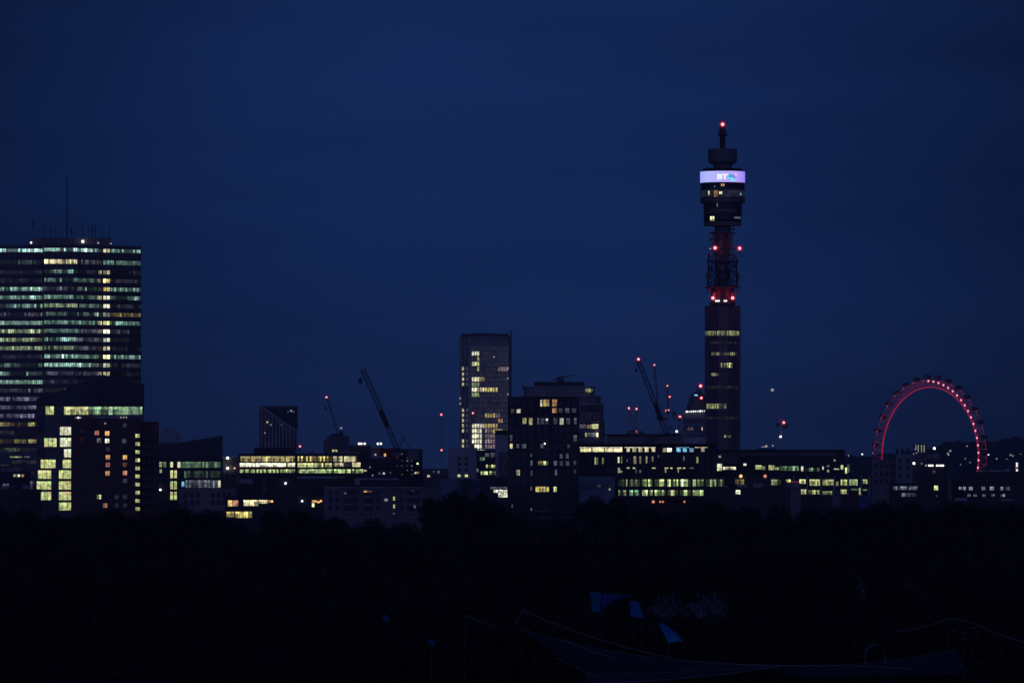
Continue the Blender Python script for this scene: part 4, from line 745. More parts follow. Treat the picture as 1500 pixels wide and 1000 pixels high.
    drum('screen_rim', [(33.3, 250.1), (33.3, 249.4), (31, 249.3)], 'steel', 64); drum('screen_rim', [(33.3, 266.9), (33.3, 266.5)], 'steel', 64)
    # lettering bent round the screen
    cu = bpy.data.curves.new('lettering', 'FONT'); cu.body = 'BT'; cu.size = 1; cu.offset = .035; cu.resolution_u = 4; cu.space_character = .95
    to = bpy.data.objects.new('tmp', cu); COL.objects.link(to); dg = bpy.context.evaluated_depsgraph_get(); me = bpy.data.meshes.new_from_object(to.evaluated_get(dg)); bpy.data.objects.remove(to)
    bm = bmesh.new(); bm.from_mesh(me); bmesh.ops.triangulate(bm, faces=bm.faces)
    bmesh.ops.subdivide_edges(bm, edges=[e for e in bm.edges if e.calc_length() > .2], cuts=3, use_grid_fill=False)
    xs_ = [v.co.x for v in bm.verts]; ys_ = [v.co.y for v in bm.verts]; x0, x1, y0, y1 = min(xs_), max(xs_), min(ys_), max(ys_)
    def wrap(u, v, rr): t = R(ang(u, 33)); return (rr * math.cos(t) + cx - ROOTLOC[root.name][0], rr * math.sin(t) + cy - ROOTLOC[root.name][1], zz(v) - GZ)
    for v in bm.verts: v.co = wrap(1051.0 + (v.co.x - x0) / (x1 - x0) * 15.3, 262.3 - (v.co.y - y0) / (y1 - y0) * 7.4, r + .09)
    bm.to_mesh(me); bm.free(); me.materials.append(LM['letter']); o = bpy.data.objects.new('lettering', me); COL.objects.link(o); o.parent = so
    def blob(name, pts, mt, off):
        bm = bmesh.new(); f = bm.faces.new([bm.verts.new(wrap(u, v, r + off)) for u, v in pts]); me = bpy.data.meshes.new(name); bm.to_mesh(me); bm.free(); me.materials.append(LM[mt]); o = bpy.data.objects.new(name, me); COL.objects.link(o); o.parent = so
    blob('logo_patch', [(1066.8 + 4.3 * (1 + math.cos(t)) * (1 if math.cos(t) < 0 else .85), 259.8 + (4.6 if math.sin(t) > 0 else 5.2) * math.sin(t)) for t in [2 * math.pi * i / 14 for i in range(14)]][::-1], 'tealglow', .07)
    blob('logo_patch', [(1066.5, 259.5), (1071, 264.8), (1076, 264.9), (1077, 262.8), (1073, 260)], 'cyanglow', .10)
    blob('logo_patch', [(1072.5, 257), (1075.3, 261.5), (1077.5, 258.5), (1074.5, 254.8)], 'violetglow', .10)
    blob('logo_patch', [(1076.3, 254.6), (1077.2, 258.2), (1079.8, 256.4), (1079, 252.6)], 'pinkglow', .10)
    # above the screen
    drum('neck', [(22, 250), (19, 247.5), (13.6, 246), (13.6, 236)], 'tower', 48)
    m = MB()
    for a in range(0, 360, 12):
        rr = (27 + rnd.uniform(-2.5, 3)) * k; h = rnd.uniform(3, 8); p = (cx + rr * math.cos(R(a)), cy + rr * math.sin(R(a)))
        m.beam((*p, zz(250)), (*p, zz(250 - h)), .12)
        if rnd.random() < .5: m.box(p[0] - .5, p[0] + .5, p[1] - .4, p[1] + .4, zz(250), zz(250 - h * .6))
    m.lathe(cx, cy, [(29 * k, zz(246.2)), (29 * k, zz(245.8))], 48); m.lathe(cx, cy, [(26 * k, zz(249.3)), (26 * k, zz(247))], 32); m.build('roof_equipment', M['steel'], root)
    drum('aerial_drum', [(14, 240), (20.5, 236.2), (21.3, 234.5), (21.3, 217.3)], 'mid', 48); drum('aerial_drum_ring', [(21.7, 218), (21.7, 216.9)], 'tower', 48)
    m = MB(); m.lattice((cx, cy, zz(217)), (cx, cy, zz(197)), 1.9, .24); m.lathe(cx, cy, [(4.2 * k, zz(217)), (2.5 * k, zz(197))], 12); m.build('lattice_mast', M['steel'], root)
    drum('radar_platform', [(4, 198), (7.6, 196), (7.6, 194.5)], 'steel', 24)
    m = MB(); m.lattice((cx, cy, zz(194.4)), (cx, cy, zz(183)), 2.0, .24)
    for a in range(0, 360, 45): m.beam((cx + 7 * k * math.cos(R(a)), cy + 7 * k * math.sin(R(a)), zz(194.5)), (cx + 4 * k * math.cos(R(a)), cy + 4 * k * math.sin(R(a)), zz(186)), .13)
    m.lathe(cx, cy, [(3.2 * k, zz(193)), (3.2 * k, zz(184))], 12); m.build('radar_mast', M['steel'], root)
    for x, y in ((1057, 171), (1063, 163), (1065.5, 172)):
        m = MB(); m.beam((X(x, D), cy, zz(184)), (X(x, D), cy, zz(y)), .09); m.build('whip_aerial', M['steel'], root)
    beacon(root, (X(1059.5, D), cy - 2.2, zz(180.8)), 1.5, 90)
    for x, y, r_ in ((1048, 362.5, 12), (1084.5, 362.7, 25), (1045, 435.8, 17), (1074, 435.8, 17)):
        beacon(root, (X(x, D), cy - math.sqrt(max(9, 20 ** 2 - (x - 1059.7) ** 2)) * k - .8, zz(y)), 1.4, 330 if y > 400 else 70)
    m = MB(); m.box(X(1076, D), X(1084.5, D), cy - 5.5, cy - 5, zz(364.6), zz(364)); m.build('lamp_arm', M['steel'], root)
    for x in (1049, 1051.3, 1053.6, 1062, 1064.6): lamp(root, (X(x, D), cy - 5.4, zz(440.2)),   .30, 'white', glow=4 if x in (1051.3, 1062) else 0)
    lamp(root, (X(1041, D), cy - 5, zz(363.5)), .3, 'dim')
def emat(n_, c, st=1, spec=None):
    LM[n_] = lampmat(n_, c, st)
emat('letter', (1, 1, 1), 1.1); emat('tealglow', (.02, .50, .72), 1.0); emat('cyanglow', (.25, .85, .95), 1); emat('violetglow', (.30, .22, .85), 1); emat('pinkglow', (.95, .55, .85), 1)
# screen: what it shows is a lilac field, a little pinker towards one side
LM['screen'] = lampmat('screen', (.42, .37, .85), 1.25, 'AUTO')
t = LM['screen'].node_tree; tcn = t.nodes.new('ShaderNodeTexCoord'); sp = t.nodes.new('ShaderNodeSeparateXYZ'); t.links.new(tcn.outputs['Object'], sp.inputs[0])
rp = t.nodes.new('ShaderNodeValToRGB'); mr_ = t.nodes.new('ShaderNodeMapRange'); t.links.new(sp.outputs['X'], mr_.inputs[0]); mr_.inputs[1].default_value = -9.3; mr_.inputs[2].default_value = 9.3; t.links.new(mr_.outputs[0], rp.inputs[0])
e = rp.color_ramp.elements; e[0].position = 0; e[0].color = (.33, .36, .92, 1); e[1].position = 1; e[1].color = (.22, .20, .95, 1)
for p_, c_ in ((.15, (.42, .44, .92, 1)), (.45, (.42, .40, .88, 1)), (.8, (.42, .33, .86, 1)), (.93, (.36, .24, .85, 1))): q_ = e.new(p_); q_.color = c_
t.links.new(rp.outputs[0], t.nodes['Principled BSDF'].inputs['Emission Color'])
telecom_tower()

# ================================================================== 20 observation wheel
def wheel():
    D = 4940; c = px(1362, 668.5, D); c = Vector((c.x, D, c.z)); yaw = -math.acos(.64)
    ux = Vector((math.cos(yaw), math.sin(yaw), 0)); nn = Vector((-math.sin(yaw), math.cos(yaw), 0)); up = Vector((0, 0, 1))
    root = thing('observation_wheel', 'giant observation wheel outlined in red lights, rising over the roofs at the right', 'observation wheel', (c.x, c.y, 27))
    def pt(t, r, o=0): return c + ux * (r * math.cos(t)) + up * (r * math.sin(t)) + nn * o
    RI = 56.0; RO = 61.2; N_ = 64
    for nm, r, o, rad, mt in (('inner_rim', RI, 0, .30, LM['rimred']), ('outer_rim', RO, -4.1, .30, M['rimglow']), ('outer_rim', RO, 4.1, .30, M['rimglow'])):
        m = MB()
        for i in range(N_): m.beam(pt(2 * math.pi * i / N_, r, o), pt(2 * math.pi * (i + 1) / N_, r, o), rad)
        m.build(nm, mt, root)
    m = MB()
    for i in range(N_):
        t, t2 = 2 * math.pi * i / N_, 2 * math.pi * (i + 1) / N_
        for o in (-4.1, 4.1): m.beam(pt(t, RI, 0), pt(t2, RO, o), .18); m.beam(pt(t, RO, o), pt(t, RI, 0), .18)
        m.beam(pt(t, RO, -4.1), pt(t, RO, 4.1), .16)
    m.build('rim_bracing', M['rimglow'], root)
    for i in range(N_):
        t = 2 * math.pi * (i + .5) / N_; s = math.sin(t); cc = math.cos(t)
        if s < -.55: continue
        bright = cc > -.02
        if bright:
            if i % 1 == 0:
                m = MB(); m.ball(pt(t, RO - .2, -4.5), .72, 0, 1.2); m.build('rim_lamp', LM['rimlamp'], root)
    m = MB()
    for i in range(0, N_, 2):
        t = 2 * math.pi * (i + .5) / N_
        if math.cos(t) < .0: m.ball(pt(t, RO, -4.5), .6, 0)
        else: m.ball(pt(t, RO, 4.5), .5, 0)
    tag(m.build('outer_rim_lamp', LM['rimdim'], root), kind='stuff')
    cap = None
    for i in range(32):
        t = 2 * math.pi * (i + .25) / 32; p = pt(t, RO + 3.2, 0)
        if cap is None:
            m = MB(); z0 = Vector(ROOTLOC[root.name]); pr = []
            for j in range(9): a = R(-90 + 180 * j / 8); pr.append((max(1.9 * math.cos(a), .02), 4.0 * math.sin(a)))
            m.lathe(0, 0, pr, 14); m.v = [(nn.x * v[2] + ux.x * v[0] + z0.x, nn.y * v[2] + ux.y * v[0] + z0.y, v[1] + z0.z) for v in m.v]
            cap = m.build('capsule', M['capsule'], root, smooth=True); o = cap
        else: o = cap.copy(); COL.objects.link(o)
        o.location = p - Vector(ROOTLOC[root.name])
    m = MB()
    for i in range(64):
        t = 2 * math.pi * i / 64; m.beam(c + nn * (6 if i % 2 else -6), pt(t, RI), .035)
    m.build('spoke_cables', M['legpaint'], root)
    m = MB(); m.beam(c - nn * 10, c + nn * 10, 1.7, k=16); m.beam(c - nn * 7, c - nn * 5.6, 3.2, k=20); m.beam(c + nn * 5.6, c + nn * 7, 3.2, k=20); m.build('hub', M['legpaint'], root)
    for s in (-1, 1):
        m = MB(); m.beam(c - nn * 9, Vector((c.x, c.y, 27)) - nn * 33 + ux * s * 20, 1.2, k=10); m.build('leg', M['legpaint'], root)
    beacon(root, (px(1368.5, 656.3, D - 20).x, D - 22, Z(656.3, D - 20)), 1.0) if False else None
    lamp(root, tuple(c - nn * 10.5 + Vector((0, -1, 1))), .9, 'orange')
M['rimglow'] = mat('rim_glow_paint', (.5, .45, .5), .5); M['capsule'] = mat('capsule_glass', (.10, .11, .14), .2)
b_ = M['rimglow'].node_tree.nodes['Principled BSDF']; b_.inputs['Emission Color'].default_value = (1, .05, .14, 1); b_.inputs['Emission Strength'].default_value = .085; M['rimglow'].cycles.emission_sampling = 'NONE'  # paint glows faintly, imitating red lamp light on rim and bracing
M['legpaint'] = mat('leg_paint', (.45, .42, .45), .5)
emat('rimlamp', (1, .22, .30), 2.2); emat('rimdim', (1, .12, .25), .35)
wheel()

# ================================================================== cranes
def crane(name_label, D, base, pivot, tip, ybase, mast_w, jib_w, r, colr='steel', beacons=(), counter=None, thick=None, cab=True, group='tower cranes'):
    bx, by = base; root = thing('tower_crane', name_label, 'crane', (X(bx, D), D, GZ), group)
    P = px(pivot[0], pivot[1], D); B0 = Vector((X(bx, D), D, GZ))
    m = MB(); m.lattice(B0, Vector((X(bx, D), D, P.z - .5)), mast_w, r); m.build('mast', M[colr], root)
    if tip:
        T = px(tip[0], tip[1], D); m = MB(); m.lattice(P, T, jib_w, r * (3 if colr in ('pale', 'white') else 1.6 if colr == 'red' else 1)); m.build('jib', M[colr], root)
        if thick: m = MB(); a = P + (T - P) * thick[0]; b2 = P + (T - P) * thick[1]; m.beam(a, b2, jib_w * .62, k=6); m.build('jib_sleeve', M['steel'], root)
        m = MB(); hook = T + Vector((-.012 * D if False else -.6, 0, -D / F * 14)); m.beam(T, hook, .07); m.box(hook.x - .5, hook.x + .5, D - .4, D + .4, hook.z - 1.4, hook.z); m.build('hook', M[colr], root)
        d = (P - T); d.z = 0; d = d.normalized() if d.length > .1 else Vector((1, 0, 0)); C = P + d * 4
        m = MB(); m.lattice(P, C, mast_w * .8, r * .8); m.build('counter_jib', M[colr], root)
        m = MB(); m.box(C.x - 1.6, C.x + 1.6, D - 1.4, D + 1.4, C.z - 2.2, C.z + .6); m.build('counterweight', M['grey'], root)
        m = MB(); ap = P + d * 1.2 + Vector((0, 0, 4)); m.beam(P, ap, r * .8); m.beam(C, ap, r * .8); m.beam(ap, T, r * .3); m.build('a_frame', M[colr], root)
    if cab: m = MB(); m.box(P.x - 1.6, P.x + .6, D - 2.2, D - .4, P.z - 1.2, P.z + 1.3); m.box(P.x - 1.55, P.x + .5, D - 2.3, D - 2.21, P.z, P.z + 1.0, 1); m.build('cab', [M['grey'], M['steel']], root)
    for x, y, k, s in beacons:
        p = tuple(px(x, y, D - 1.2))
        if k in ('red', 'pink'): beacon(root, p, s * (1.05 if k == 'red' else .85))
        else: lamp(root, p, s * .72, k, name='beacon')
    return root
crane('big near luffing crane with bare dark jib tip, left of the lattice-front tower', 1700, (590, 745), (584, 662), (531, 540), 745, 1.9, 1.15, .15, thick=(.30, .50))
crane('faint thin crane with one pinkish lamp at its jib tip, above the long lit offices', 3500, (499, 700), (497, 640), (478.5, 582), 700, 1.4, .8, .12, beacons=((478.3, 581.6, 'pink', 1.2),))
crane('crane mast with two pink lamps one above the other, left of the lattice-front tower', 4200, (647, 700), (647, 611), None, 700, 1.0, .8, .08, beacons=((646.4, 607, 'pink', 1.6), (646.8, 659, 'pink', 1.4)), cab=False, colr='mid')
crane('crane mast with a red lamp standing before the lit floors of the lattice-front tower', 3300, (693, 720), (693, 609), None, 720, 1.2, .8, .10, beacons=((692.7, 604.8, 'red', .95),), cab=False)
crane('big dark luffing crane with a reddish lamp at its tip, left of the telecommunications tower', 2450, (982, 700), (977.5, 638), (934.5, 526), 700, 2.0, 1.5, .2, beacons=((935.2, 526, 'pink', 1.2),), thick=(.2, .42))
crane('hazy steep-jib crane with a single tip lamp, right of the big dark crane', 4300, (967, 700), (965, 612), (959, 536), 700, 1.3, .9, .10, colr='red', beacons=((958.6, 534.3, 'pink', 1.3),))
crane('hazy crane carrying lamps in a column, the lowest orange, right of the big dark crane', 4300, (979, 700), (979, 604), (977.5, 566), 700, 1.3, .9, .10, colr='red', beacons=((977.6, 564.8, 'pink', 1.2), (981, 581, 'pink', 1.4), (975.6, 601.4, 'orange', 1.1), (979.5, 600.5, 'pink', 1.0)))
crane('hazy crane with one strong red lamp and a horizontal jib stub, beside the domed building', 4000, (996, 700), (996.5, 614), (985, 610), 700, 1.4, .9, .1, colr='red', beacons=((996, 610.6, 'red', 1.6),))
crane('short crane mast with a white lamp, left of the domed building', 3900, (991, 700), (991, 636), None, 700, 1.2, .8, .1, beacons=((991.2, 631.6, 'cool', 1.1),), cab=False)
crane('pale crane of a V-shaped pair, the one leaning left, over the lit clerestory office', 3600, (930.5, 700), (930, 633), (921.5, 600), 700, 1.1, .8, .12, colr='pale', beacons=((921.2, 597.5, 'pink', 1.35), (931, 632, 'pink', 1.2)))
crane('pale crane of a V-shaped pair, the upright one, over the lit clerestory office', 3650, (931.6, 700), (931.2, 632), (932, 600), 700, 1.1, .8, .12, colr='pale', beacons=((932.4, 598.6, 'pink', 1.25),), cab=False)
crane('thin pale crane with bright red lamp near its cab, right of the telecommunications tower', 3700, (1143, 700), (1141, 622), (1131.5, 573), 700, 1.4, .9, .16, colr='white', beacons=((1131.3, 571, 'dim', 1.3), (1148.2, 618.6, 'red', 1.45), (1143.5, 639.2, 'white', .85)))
# domed building left of tower
D = 3900
b = Bld('domed_building', 'hazy domed building with a string of white lamps, half hidden by the telecommunications tower', 'building', D, 1000, 1050, 603, 40, 'grey', plant=False)
m = MB(); cxx = X(1022, D)
m.lathe(cxx, D + 20, [(16 * D / F, Z(603.2, D)), (16 * D / F, Z(592, D)), (14 * D / F, Z(591.8, D)), (13 * D / F, Z(584, D)), (8 * D / F, Z(576, D)), (2 * D / F, Z(571, D))], 28); m.build('dome', M['mid'], b.root)
m = MB(); m.beam((cxx, D + 20, Z(571, D)), (cxx, D + 20, Z(562, D)), .5); m.build('spire', M['steel'], b.root)
for i in range(9): lamp(b.root, (X(1006 + 3.3 * i, D), D - .8, Z(602.6 - .12 * i, D)), .38 if i % 3 else .55, 'cool' if i % 2 else 'white', housing=False)
b.win(1017, 1018.8, 577.5, 579.5, CY, 1.6, 1, dy=4); b.win(1019.5, 1022, 577.3, 579.6, CY, 1.8, 1, dy=4)
for x, k in ((1008, .6), (1011, .8), (1014, .6), (1028.5, 2.2), (1009, .3)): b.win(x - .8, x + .8, 625.5, 630, PK, k * 1.2, 1)
for y in (612, 622, 634): b.box('cornice', 999.5, 1050, y, y + 1.2, -.8, -.02, 'pale')
b.finish(); beacon(b.root, (X(1026.2, D), D + 2, Z(565, D)), 1.9); beacon(b.root, (X(1027.3, D), D - .5, Z(582.7, D)), 1.6)
m = MB(); m.beam((X(1026.2, D), D + 2.6, Z(603, D)), (X(1026.2, D), D + 2.6, Z(566.5, D)), .35); m.lattice((X(1030, D), D + 2, Z(600, D)), (X(1027.3, D), D, Z(584.5, D)), 1.2, .15); m.build('lamp_mast', M['steel'], b.root)
# lit rooftop object on the right
D = 2600
b = Bld('plant_house', 'small rooftop hut with a pale lit canopy beyond the slatted building', 'building', D, 1108, 1136, 657, 16, 'dark', plant=False)
m = MB(); m.quad([px(1114, 654.6, D), px(1124, 654.6, D), px(1123.5, 651.2, D), px(1120, 653.3, D)], 0, tuple(v * .5 for v in WH)); m.beam(px(1114, 657, D + .3), px(1114, 654.6, D + .3), .1, 1); m.beam(px(1124, 657, D + .3), px(1124, 654.6, D + .3), .1, 1); m.build('canopy', [GLASS, M['steel']], b.root)
lamp(b.root, (X(1132, D), D - .5, Z(652.5, D)), .35, 'dim')
m = MB(); m.beam(px(1132, 657, D), px(1132, 653, D), .1); m.build('lamp_mast', M['steel'], b.root)

# ================================================================== small far lights: lamps on poles on the hill and far streets
def pole_lamp(label, x, y, D, kind, r, group):
    g = max(26, CZ + (HOR - (y + 9)) * D / F); p = px(x, y, D); t = thing('street_lamp', label, 'street lamp', (p.x, p.y, g), group)
    m = MB(); m.beam((p.x, p.y, g), (p.x, p.y, p.z - r), r * .18); m.beam((p.x, p.y, p.z - r), (p.x + r * 1.2, p.y, p.z - r * .7), r * .15); m.build('pole', M['steel'], t); lamp(t, p, r, kind, 'lamp_head')
G = 'far street lamps on the wooded hill'
for x, y, k, r in ((1392, 660, 'dim', 1.6), (1388.5, 664, 'dim', 1.5), (1389.5, 666, 'dim', 1.3), (1416.5, 653, 'dim', 1.1), (1414, 671.5, 'dim', 1.0), (1448, 665.5, 'cool', 1.2), (1460, 671.5, 'dim', 1.2), (1480.5, 666, 'dim', 1.5), (1484, 667.5, 'dim', 1.1), (1421, 677, 'dim', .9), (1441, 683, 'dim', 1.0), (1263, 665, 'cool', 1.3), (1243, 667, 'dim', 1.3), (1278, 663.5, 'dim', .9), (1407, 680, 'dim', .8), (1475, 672, 'dim', .7), (1495, 665, 'dim', .7)):
    pole_lamp('tiny distant street lamp on the dark wooded hill beyond the big wheel', x, y, 7800, k, r * .85, G)
pole_lamp('bright white lamp standing alone inside the big wheel, right of its hub', 1368.7, 656.4, 4600, 'white', 1.0, 'lamps inside the wheel')

# ================================================================== trees
def crown_mesh(seed, w_, h_, leaf, n, mt):
    r = random.Random(seed); m = MB(); lobes = []
    for i in range(r.randint(11, 16)):
        a = r.uniform(0, 6.28); q = r.uniform(0, .34) * w_; z = r.uniform(.25, .86) * h_; k = 1 - abs(z / h_ - .48) * .9; lobes.append((q * math.cos(a) * k, q * math.sin(a) * k, z, r.uniform(.13, .24) * w_))
    for i in range(n):
        lx, ly, lz, lr = r.choice(lobes); d = Vector((r.gauss(0, 1), r.gauss(0, 1), r.gauss(0, 1))); d.normalize(); p = Vector((lx, ly, lz)) + d * lr * r.uniform(.55, 1.08)
        u = Vector((r.gauss(0, 1), r.gauss(0, 1), r.gauss(0, 1))); u.normalize(); v = u.cross(d); 
        if v.length < .1: continue
        v.normalize(); s = leaf * r.uniform(.5, 1.2); m.quad([p - u * s, p - v * s * .6, p + u * s, p + v * s * .6])
    me = bpy.data.meshes.new('crown'); me.from_pydata(m.v, [], m.f); me.materials.append(M[mt]); return me
def trunk_mesh(seed, h_):
    r = random.Random(seed); m = MB(); m.lathe(0, 0, [(.55, 0), (.42, h_ * .15), (.3, h_ * .4), (.1, h_ * .75)], 8)
    for i in range(6): a = r.uniform(0, 6.28); z = h_ * r.uniform(.25, .5); m.beam((0, 0, z), (math.cos(a) * h_ * .22, math.sin(a) * h_ * .22, z + h_ * .25), .13, k=5)
    me = bpy.data.meshes.new('trunk'); me.from_pydata(m.v, [], m.f); me.materials.append(M['bark']); return me
CR_ = [(crown_mesh(10 + i, 13, 20, .42, 5200, ('leafd', 'leafm')[i % 2]), trunk_mesh(i, 20)) for i in range(7)]
CRP = (crown_mesh(77, 13, 20, .38, 4200, 'leafp'), trunk_mesh(9, 20))
def tree(label, x, D, ytop, wpx, group, var=None, g=None):
    p = px(x, ytop, D); gr = gz(0, D) - .3; h = p.z - gr; c, t = var or rnd.choice(CR_)
    root = thing('leafy_tree', label, 'tree', (p.x, D, gr), group)
    W = wpx * D / F; sx = W / 13; sz = h / max(v.co.z for v in c.vertices); a = rnd.uniform(0, 6.28)
    for nm, me in (('crown', c), ('trunk', t)):
        o = bpy.data.objects.new(nm, me); COL.objects.link(o); o.parent = root; o.scale = (sx, sx, sz) if nm == 'crown' else (h / 19.4,) * 3; o.rotation_euler = (0, 0, a); ROOTLOC[o.name] = (0, 0, 0)
CREST = [(-5, 735, 60, 'under the small house with the bright window at the left edge'), (32, 741, 60, 'below the annexe left of the stepped block'), (75, 751, 66, 'at the foot of the stepped block with yellow windows'), (125, 746, 64, 'at the left foot of the brown brick flats'), (160, 740, 56, 'covering the middle foot of the brown brick flats'), (210, 748, 66, 'below the stair windows of the brown brick flats'),
         (262, 735, 64, 'rounded, rising before the slanted-roof block'), (300, 741, 60, 'below the plain brick block with the dark gap'), (352, 762, 60, 'dipping below the golden windows'), (405, 744, 58, 'right of the golden windows'), (442, 743, 60, 'between the golden windows and the balconied flats'), (492, 753, 64, 'below the left half of the balconied flats'),
         (545, 755, 66, 'below the middle of the balconied flats'), (592, 755, 60, 'at the foot of the near crane mast'), (630, 727, 50, 'at the left shoulder of the tall dark clump below the white-walled block'), (662, 715, 56, 'topmost of the dark clump below the white-walled block'), (700, 717, 52, 'between the twin metal sheds and the pavilion'), (728, 734, 48, 'left of the foot of the dark tower of flats'),
         (770, 762, 60, 'at the left foot of the dark tower of flats'), (820, 763, 60, 'at the right foot of the dark tower of flats'), (868, 722, 54, 'right of the dark tower of flats, before the pale box'), (905, 722, 54, 'between the pale box and the bays of green-white windows'), (945, 739, 54, 'under the left bays of green-white windows'), (1000, 744, 66, 'under the orange lamps of the glazed wing'),
         (1042, 728, 52, 'pushing up at the right end of the glazed wing'), (1090, 738, 60, 'below the bright square window'), (1135, 735, 60, 'in front of the row of low dark roofs'), (1190, 739, 62, 'before the left bays of the columned office'), (1235, 738, 60, 'before the right bays of the columned office'), (1290, 729, 56, 'right of the blue cabin'),
         (1335, 730, 60, 'under the terrace of small glinting windows'), (1388, 731, 58, 'right of the block with the bright yellow window'), (1430, 732, 60, 'below the boxy office at the right'), (1480, 732, 64, 'at the far right end of the tree line')]
for x, y, wp, lab in CREST:
    tree('dark skyline tree ' + lab, x, rnd.uniform(1520, 1680), y + 1, wp * 1.45, 'trees along the skyline')
PL = 'dark leafy tree massed among others in the unlit park below the skyline'
row = 0
for i in range(41):
    x = -30 + i * 39; yy = lerp([(c[0], c[1]) for c in CREST], x)
    tree(PL, x, rnd.uniform(1440, 1505), yy + 6 + rnd.uniform(-5, 6), rnd.uniform(84, 112), 'trees massed in the park')
for D_, y0, wpx in ((1400, 768, 74), (1270, 778, 82), (1150, 790, 90), (1040, 802, 100), (940, 816, 112), (860, 832, 120), (790, 850, 130), (730, 870, 140), (680, 892, 150)):
    x = -90 + row * 31 % 60
    while x < 1600:
        if not (D_ < 760 and 820 < x < 1420 and False): tree(PL, x + rnd.uniform(-12, 12), D_ + rnd.uniform(-25, 25), y0 + rnd.uniform(-9, 9) + (14 if (D_ < 800 and 840 < x < 1010) else 0), wpx * rnd.uniform(.9, 1.25), 'trees massed in the park')
        x += wpx * .72
    row += 1
for D_, y0, wpx in ((630, 915, 160), (590, 940, 170), (540, 975, 180)):
    x = -60
    while x < 1600:
        if not (640 < x < 1480): tree(PL, x + rnd.uniform(-12, 12), D_ + rnd.uniform(-10, 10), y0 + rnd.uniform(-10, 10), wpx * rnd.uniform(.9, 1.2), 'trees massed in the park')
        x += wpx * .7
for x, y, wp, lab in ((968, 866, 95, 'pale-leaved tree at lower right, left of two, just right of the blue sheeting'), (1025, 862, 110, 'pale-leaved tree at lower right, right of two, beyond the blue sheeting')): tree(lab, x, 655, y, wp, 'pale trees by the aviary', CRP)
for x in (955, 985, 1015, 1045, 1075, 1105, 1150, 1200, 1250, 1300, 1350): tree(PL, x, 646 if x < 1060 else 660, 888 + rnd.uniform(-5, 6), 120, 'trees massed in the park')
tree('small pale tree among the dark park trees, below the far end of the city', 1255, 900, 836, 46, 'pale trees by the aviary', CRP)

# ================================================================== net aviary in the park, near
D = 560
av = thing('net_aviary', 'large dark netted aviary with thin pale edge cables, at the bottom right', 'aviary', (X(1050, D), D, gz(0, D)))
def sag(a, b_, s, n=14): return [a + (b_ - a) * (i / n) - Vector((0, 0, s * 4 * (i / n) * (1 - i / n))) for i in range(n + 1)]
def cable(a, b_, s, r=.035):
    m = MB(); pts = sag(Vector(a), Vector(b_), s)
    for p, q in zip(pts, pts[1:]): m.beam(p, q, r)
    m.build('edge_cable', M['tube'], av); return pts
def pq(x, y, dd=0): return px(x, y, D + dd)
cs = []
for a, b_, s, dd in (((680, 900), (732, 918), .1, 30), ((765, 893), (1000, 966), .5, 20), ((765, 893), (752, 918), 0, 20), ((762, 921), (1140, 974), .9, 0), ((858, 987), (1150, 974), .15, -14), ((812, 962), (905, 1004), 0, -30), ((1000, 966), (1150, 974), .1, 10), ((1150, 974), (1400, 950), .5, 0), ((1150, 974), (1240, 974), 0, -14), ((1240, 974), (1400, 985), -.1, -20), ((1305, 925), (1390, 905), .25, 40), ((1390, 905), (1432, 915), -.1, 40), ((1432, 915), (1500, 940), .1, 40), ((860, 1000), (1150, 974), .3, -40), ((825, 935), (900, 962), .2, -8)):
    cs.append(cable(pq(*a, dd), pq(*b_, dd), s))
def panel(c1, c2, name='net_panel', mt='net', th=.05):
    m = MB(); n = len(c1) - 1
    for i in range(n):
        m.quad([c2[i], c2[i + 1], c1[i + 1], c1[i]]); m.quad([c1[i] - Vector((0, 0, th)), c1[i + 1] - Vector((0, 0, th)), c2[i + 1] - Vector((0, 0, th)), c2[i] - Vector((0, 0, th))])
    m.build(name, M[mt], av)
panel(cs[3], cs[4]); panel(cs[4], cs[13]); panel(cs[7], [p for p in sag(pq(1150, 990, -30), pq(1420, 985, -30), .1)])
for x, y, dd in ((765, 893, 20), (680, 900, 30), (1150, 974, 0), (1390, 905, 40), (1432, 915, 40)):
    p = pq(x, y, dd); m = MB(); m.beam((p.x, p.y, gz(0, D)), p, .06, k=8); m.build('pole', M['steel'], av)
# rounded pale canopy
D = 555; t = thing('canvas_shelter', 'small rounded pale canvas shelter beside the netted aviary, lower right', 'shelter', (X(1281, D), D, gz(0, D)))
m = MB(); c = px(1282, 958, D)
for i in range(10):
    a0, a1 = R(12 + 15.6 * i), R(12 + 15.6 * (i + 1)); 
    for rr, sgn in ((.95, 1), (.90, -1)):
        P = [c + Vector((-math.cos(t_) * rr, d_, math.sin(t_) * rr * .95)) for t_, d_ in ((a0, -1.2), (a1, -1.2), (a1, 1.4), (a0, 1.4))]
        m.quad(P if sgn > 0 else P[::-1])
m.build('canvas', M['palef'], t); m = MB()
for dx in (-.9, .9): m.beam((c.x + dx, D, gz(0, D)), (c.x + dx, D, c.z + .1), .06)
m.build('frame', M['tube'], t)
m = MB()
for x, y in ((1397, 923), (1412, 927), (1410, 935), (1425, 919)): 
    p = px(x, y, 585); m.lathe(p.x, p.y, [(.05, p.z + .05), (.35, p.z), (.3, p.z - .05)], 8); m.beam(p, (p.x, p.y, 37), .025, 1)
t2 = thing('feeding_platforms', 'cluster of small pale platforms on stalks inside the right end of the aviary', 'bird platform', (X(1412, 585), 585, 37)); m.build('platforms', [M['tube'], M['steel']], t2)
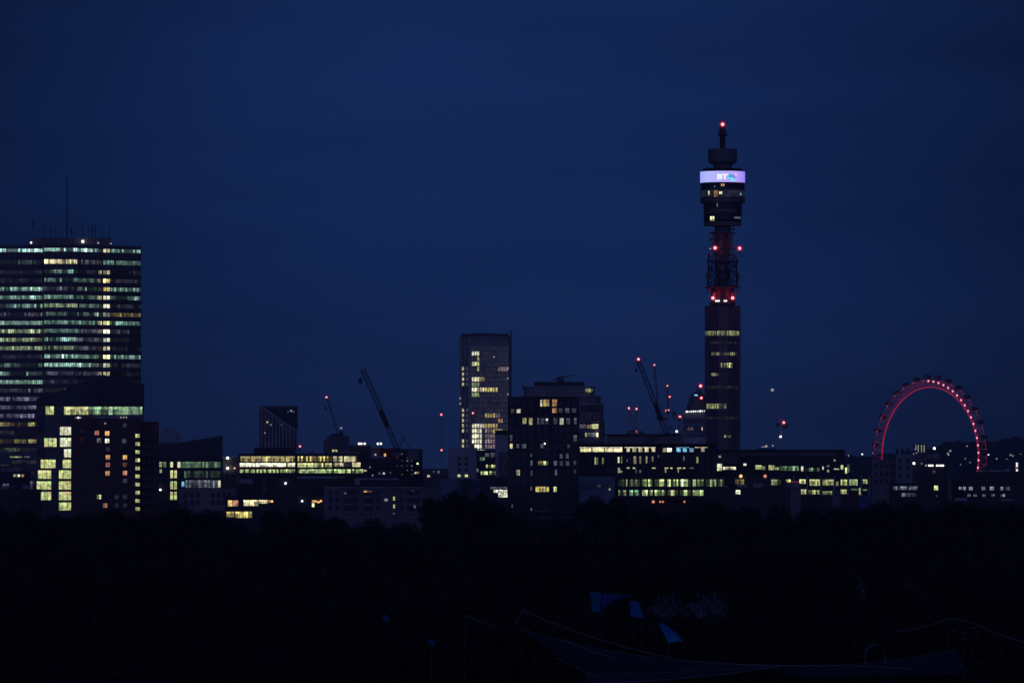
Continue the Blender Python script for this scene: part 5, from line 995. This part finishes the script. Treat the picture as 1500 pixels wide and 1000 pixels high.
# blue sheeting
D = 640
t = thing('blue_sheeting', 'blue sheeting hung in an open gable shape, in the dark park at lower right', 'sheeting', (X(902, D), D, gz(0, D)))
def sheet(name, pts, mt, D_, par, seed):
    r = random.Random(seed); m = MB(); n = 12; (a, b_, c_, d_) = [Vector(px(x, y, D_)) for x, y in pts]      # a,b top left/right; c,d bottom right/left
    g = [[(a + (b_ - a) * i / n) * (1 - j / 4) + (d_ + (c_ - d_) * i / n) * (j / 4) + Vector((0, .12 * math.sin(i * 1.9 + seed) + r.uniform(-.05, .05), 0)) for j in range(5)] for i in range(n + 1)]
    for i in range(n):
        for j in range(4):
            q = [g[i][j + 1], g[i + 1][j + 1], g[i + 1][j], g[i][j]]; m.quad(q); m.quad([v + Vector((0, .04, 0)) for v in q[::-1]])
    return m.build(name, M[mt], par)
sheet('sheet', [(864, 866), (880, 868.5), (879.5, 896), (868, 895.5)], 'blue', D, t, 1); sheet('sheet', [(880.5, 869), (926, 873), (906, 876), (880.5, 892)], 'blue2', D + .3, t, 2) if 'blue2' in M else sheet('sheet', [(880.5, 870), (928, 873), (908, 877), (880.5, 891)], 'net', D + .3, t, 2); sheet('sheet', [(921, 880), (935, 880), (943.5, 905), (924, 902)], 'blue', D + .6, t, 3)
m = MB()
for x in (864, 880, 928, 940): m.beam((X(x, D), D + 1, gz(0, D)), (X(x, D), D + 1, Z(868 if x < 900 else 880, D)), .04)
m.beam(px(862, 866, D + 1), px(932, 872, D + 1), .07); m.beam(px(880, 894, D + 1), px(906, 875, D + 1), .07); m.build('scaffold_frame', M['steel'], t)
t = thing('blue_tarpaulin', 'bright teal-blue tarpaulin draped like a wedge, right of the open gable of blue sheeting', 'tarpaulin', (X(985, 600), 600, gz(0, 600)))
sheet('sheet', [(965, 912), (970, 912), (999, 938), (979, 941)], 'teal', 600, t, 4); sheet('sheet', [(970, 912), (990, 925), (1001, 939), (990, 939.5)], 'teal', 600.6, t, 5)
m = MB(); m.beam((X(980, 600), 601, gz(0, 600)), (X(980, 600), 601, Z(920, 600)), .08); m.beam(px(964, 911, 600.8), px(1004, 940, 600.8), .06); m.build('support_frame', M['steel'], t)
for x, y, D_, lab in ((566, 905, 640, 'small blue tarpaulin glimpsed among park trees, the farther left of two'), (632, 941, 600, 'small blue tarpaulin glimpsed among park trees, lower and nearer the aviary'), (797, 929, 560, 'small folded blue cloth hanging at the left end of the aviary cables')):
    t = thing('hanging_tarpaulin', lab, 'tarpaulin', (X(x, D_), D_, gz(0, D_))); sheet('sheet', [(x - 5, y - 5), (x + 4, y - 4), (x + 5, y + 5), (x - 4, y + 4)], 'net' if x > 700 else 'blue', D_, t, int(x)); m = MB(); m.beam((X(x, D_), D_ + .4, gz(0, D_)), (X(x, D_), D_ + .4, Z(y - 5, D_)), .06); m.build('pole', M['steel'], t)

# ================================================================== haze: even twilight air over the whole city
if HAZE > 0:
    m = MB(); m.box(-6000, 6000, -260, 14000, 24, 262)
    hm = bpy.data.materials.new('haze'); hm.use_nodes = True; t = hm.node_tree; t.nodes.clear(); o = t.nodes.new('ShaderNodeOutputMaterial'); v = t.nodes.new('ShaderNodeVolumePrincipled'); v.inputs['Density'].default_value = HAZE; v.inputs['Color'].default_value = (.80, .84, .92, 1); v.inputs['Anisotropy'].default_value = .1
    t.links.new(v.outputs[0], o.inputs['Volume']); tag(m.build('haze', hm, loc=(0, 0, 0)), kind='stuff')
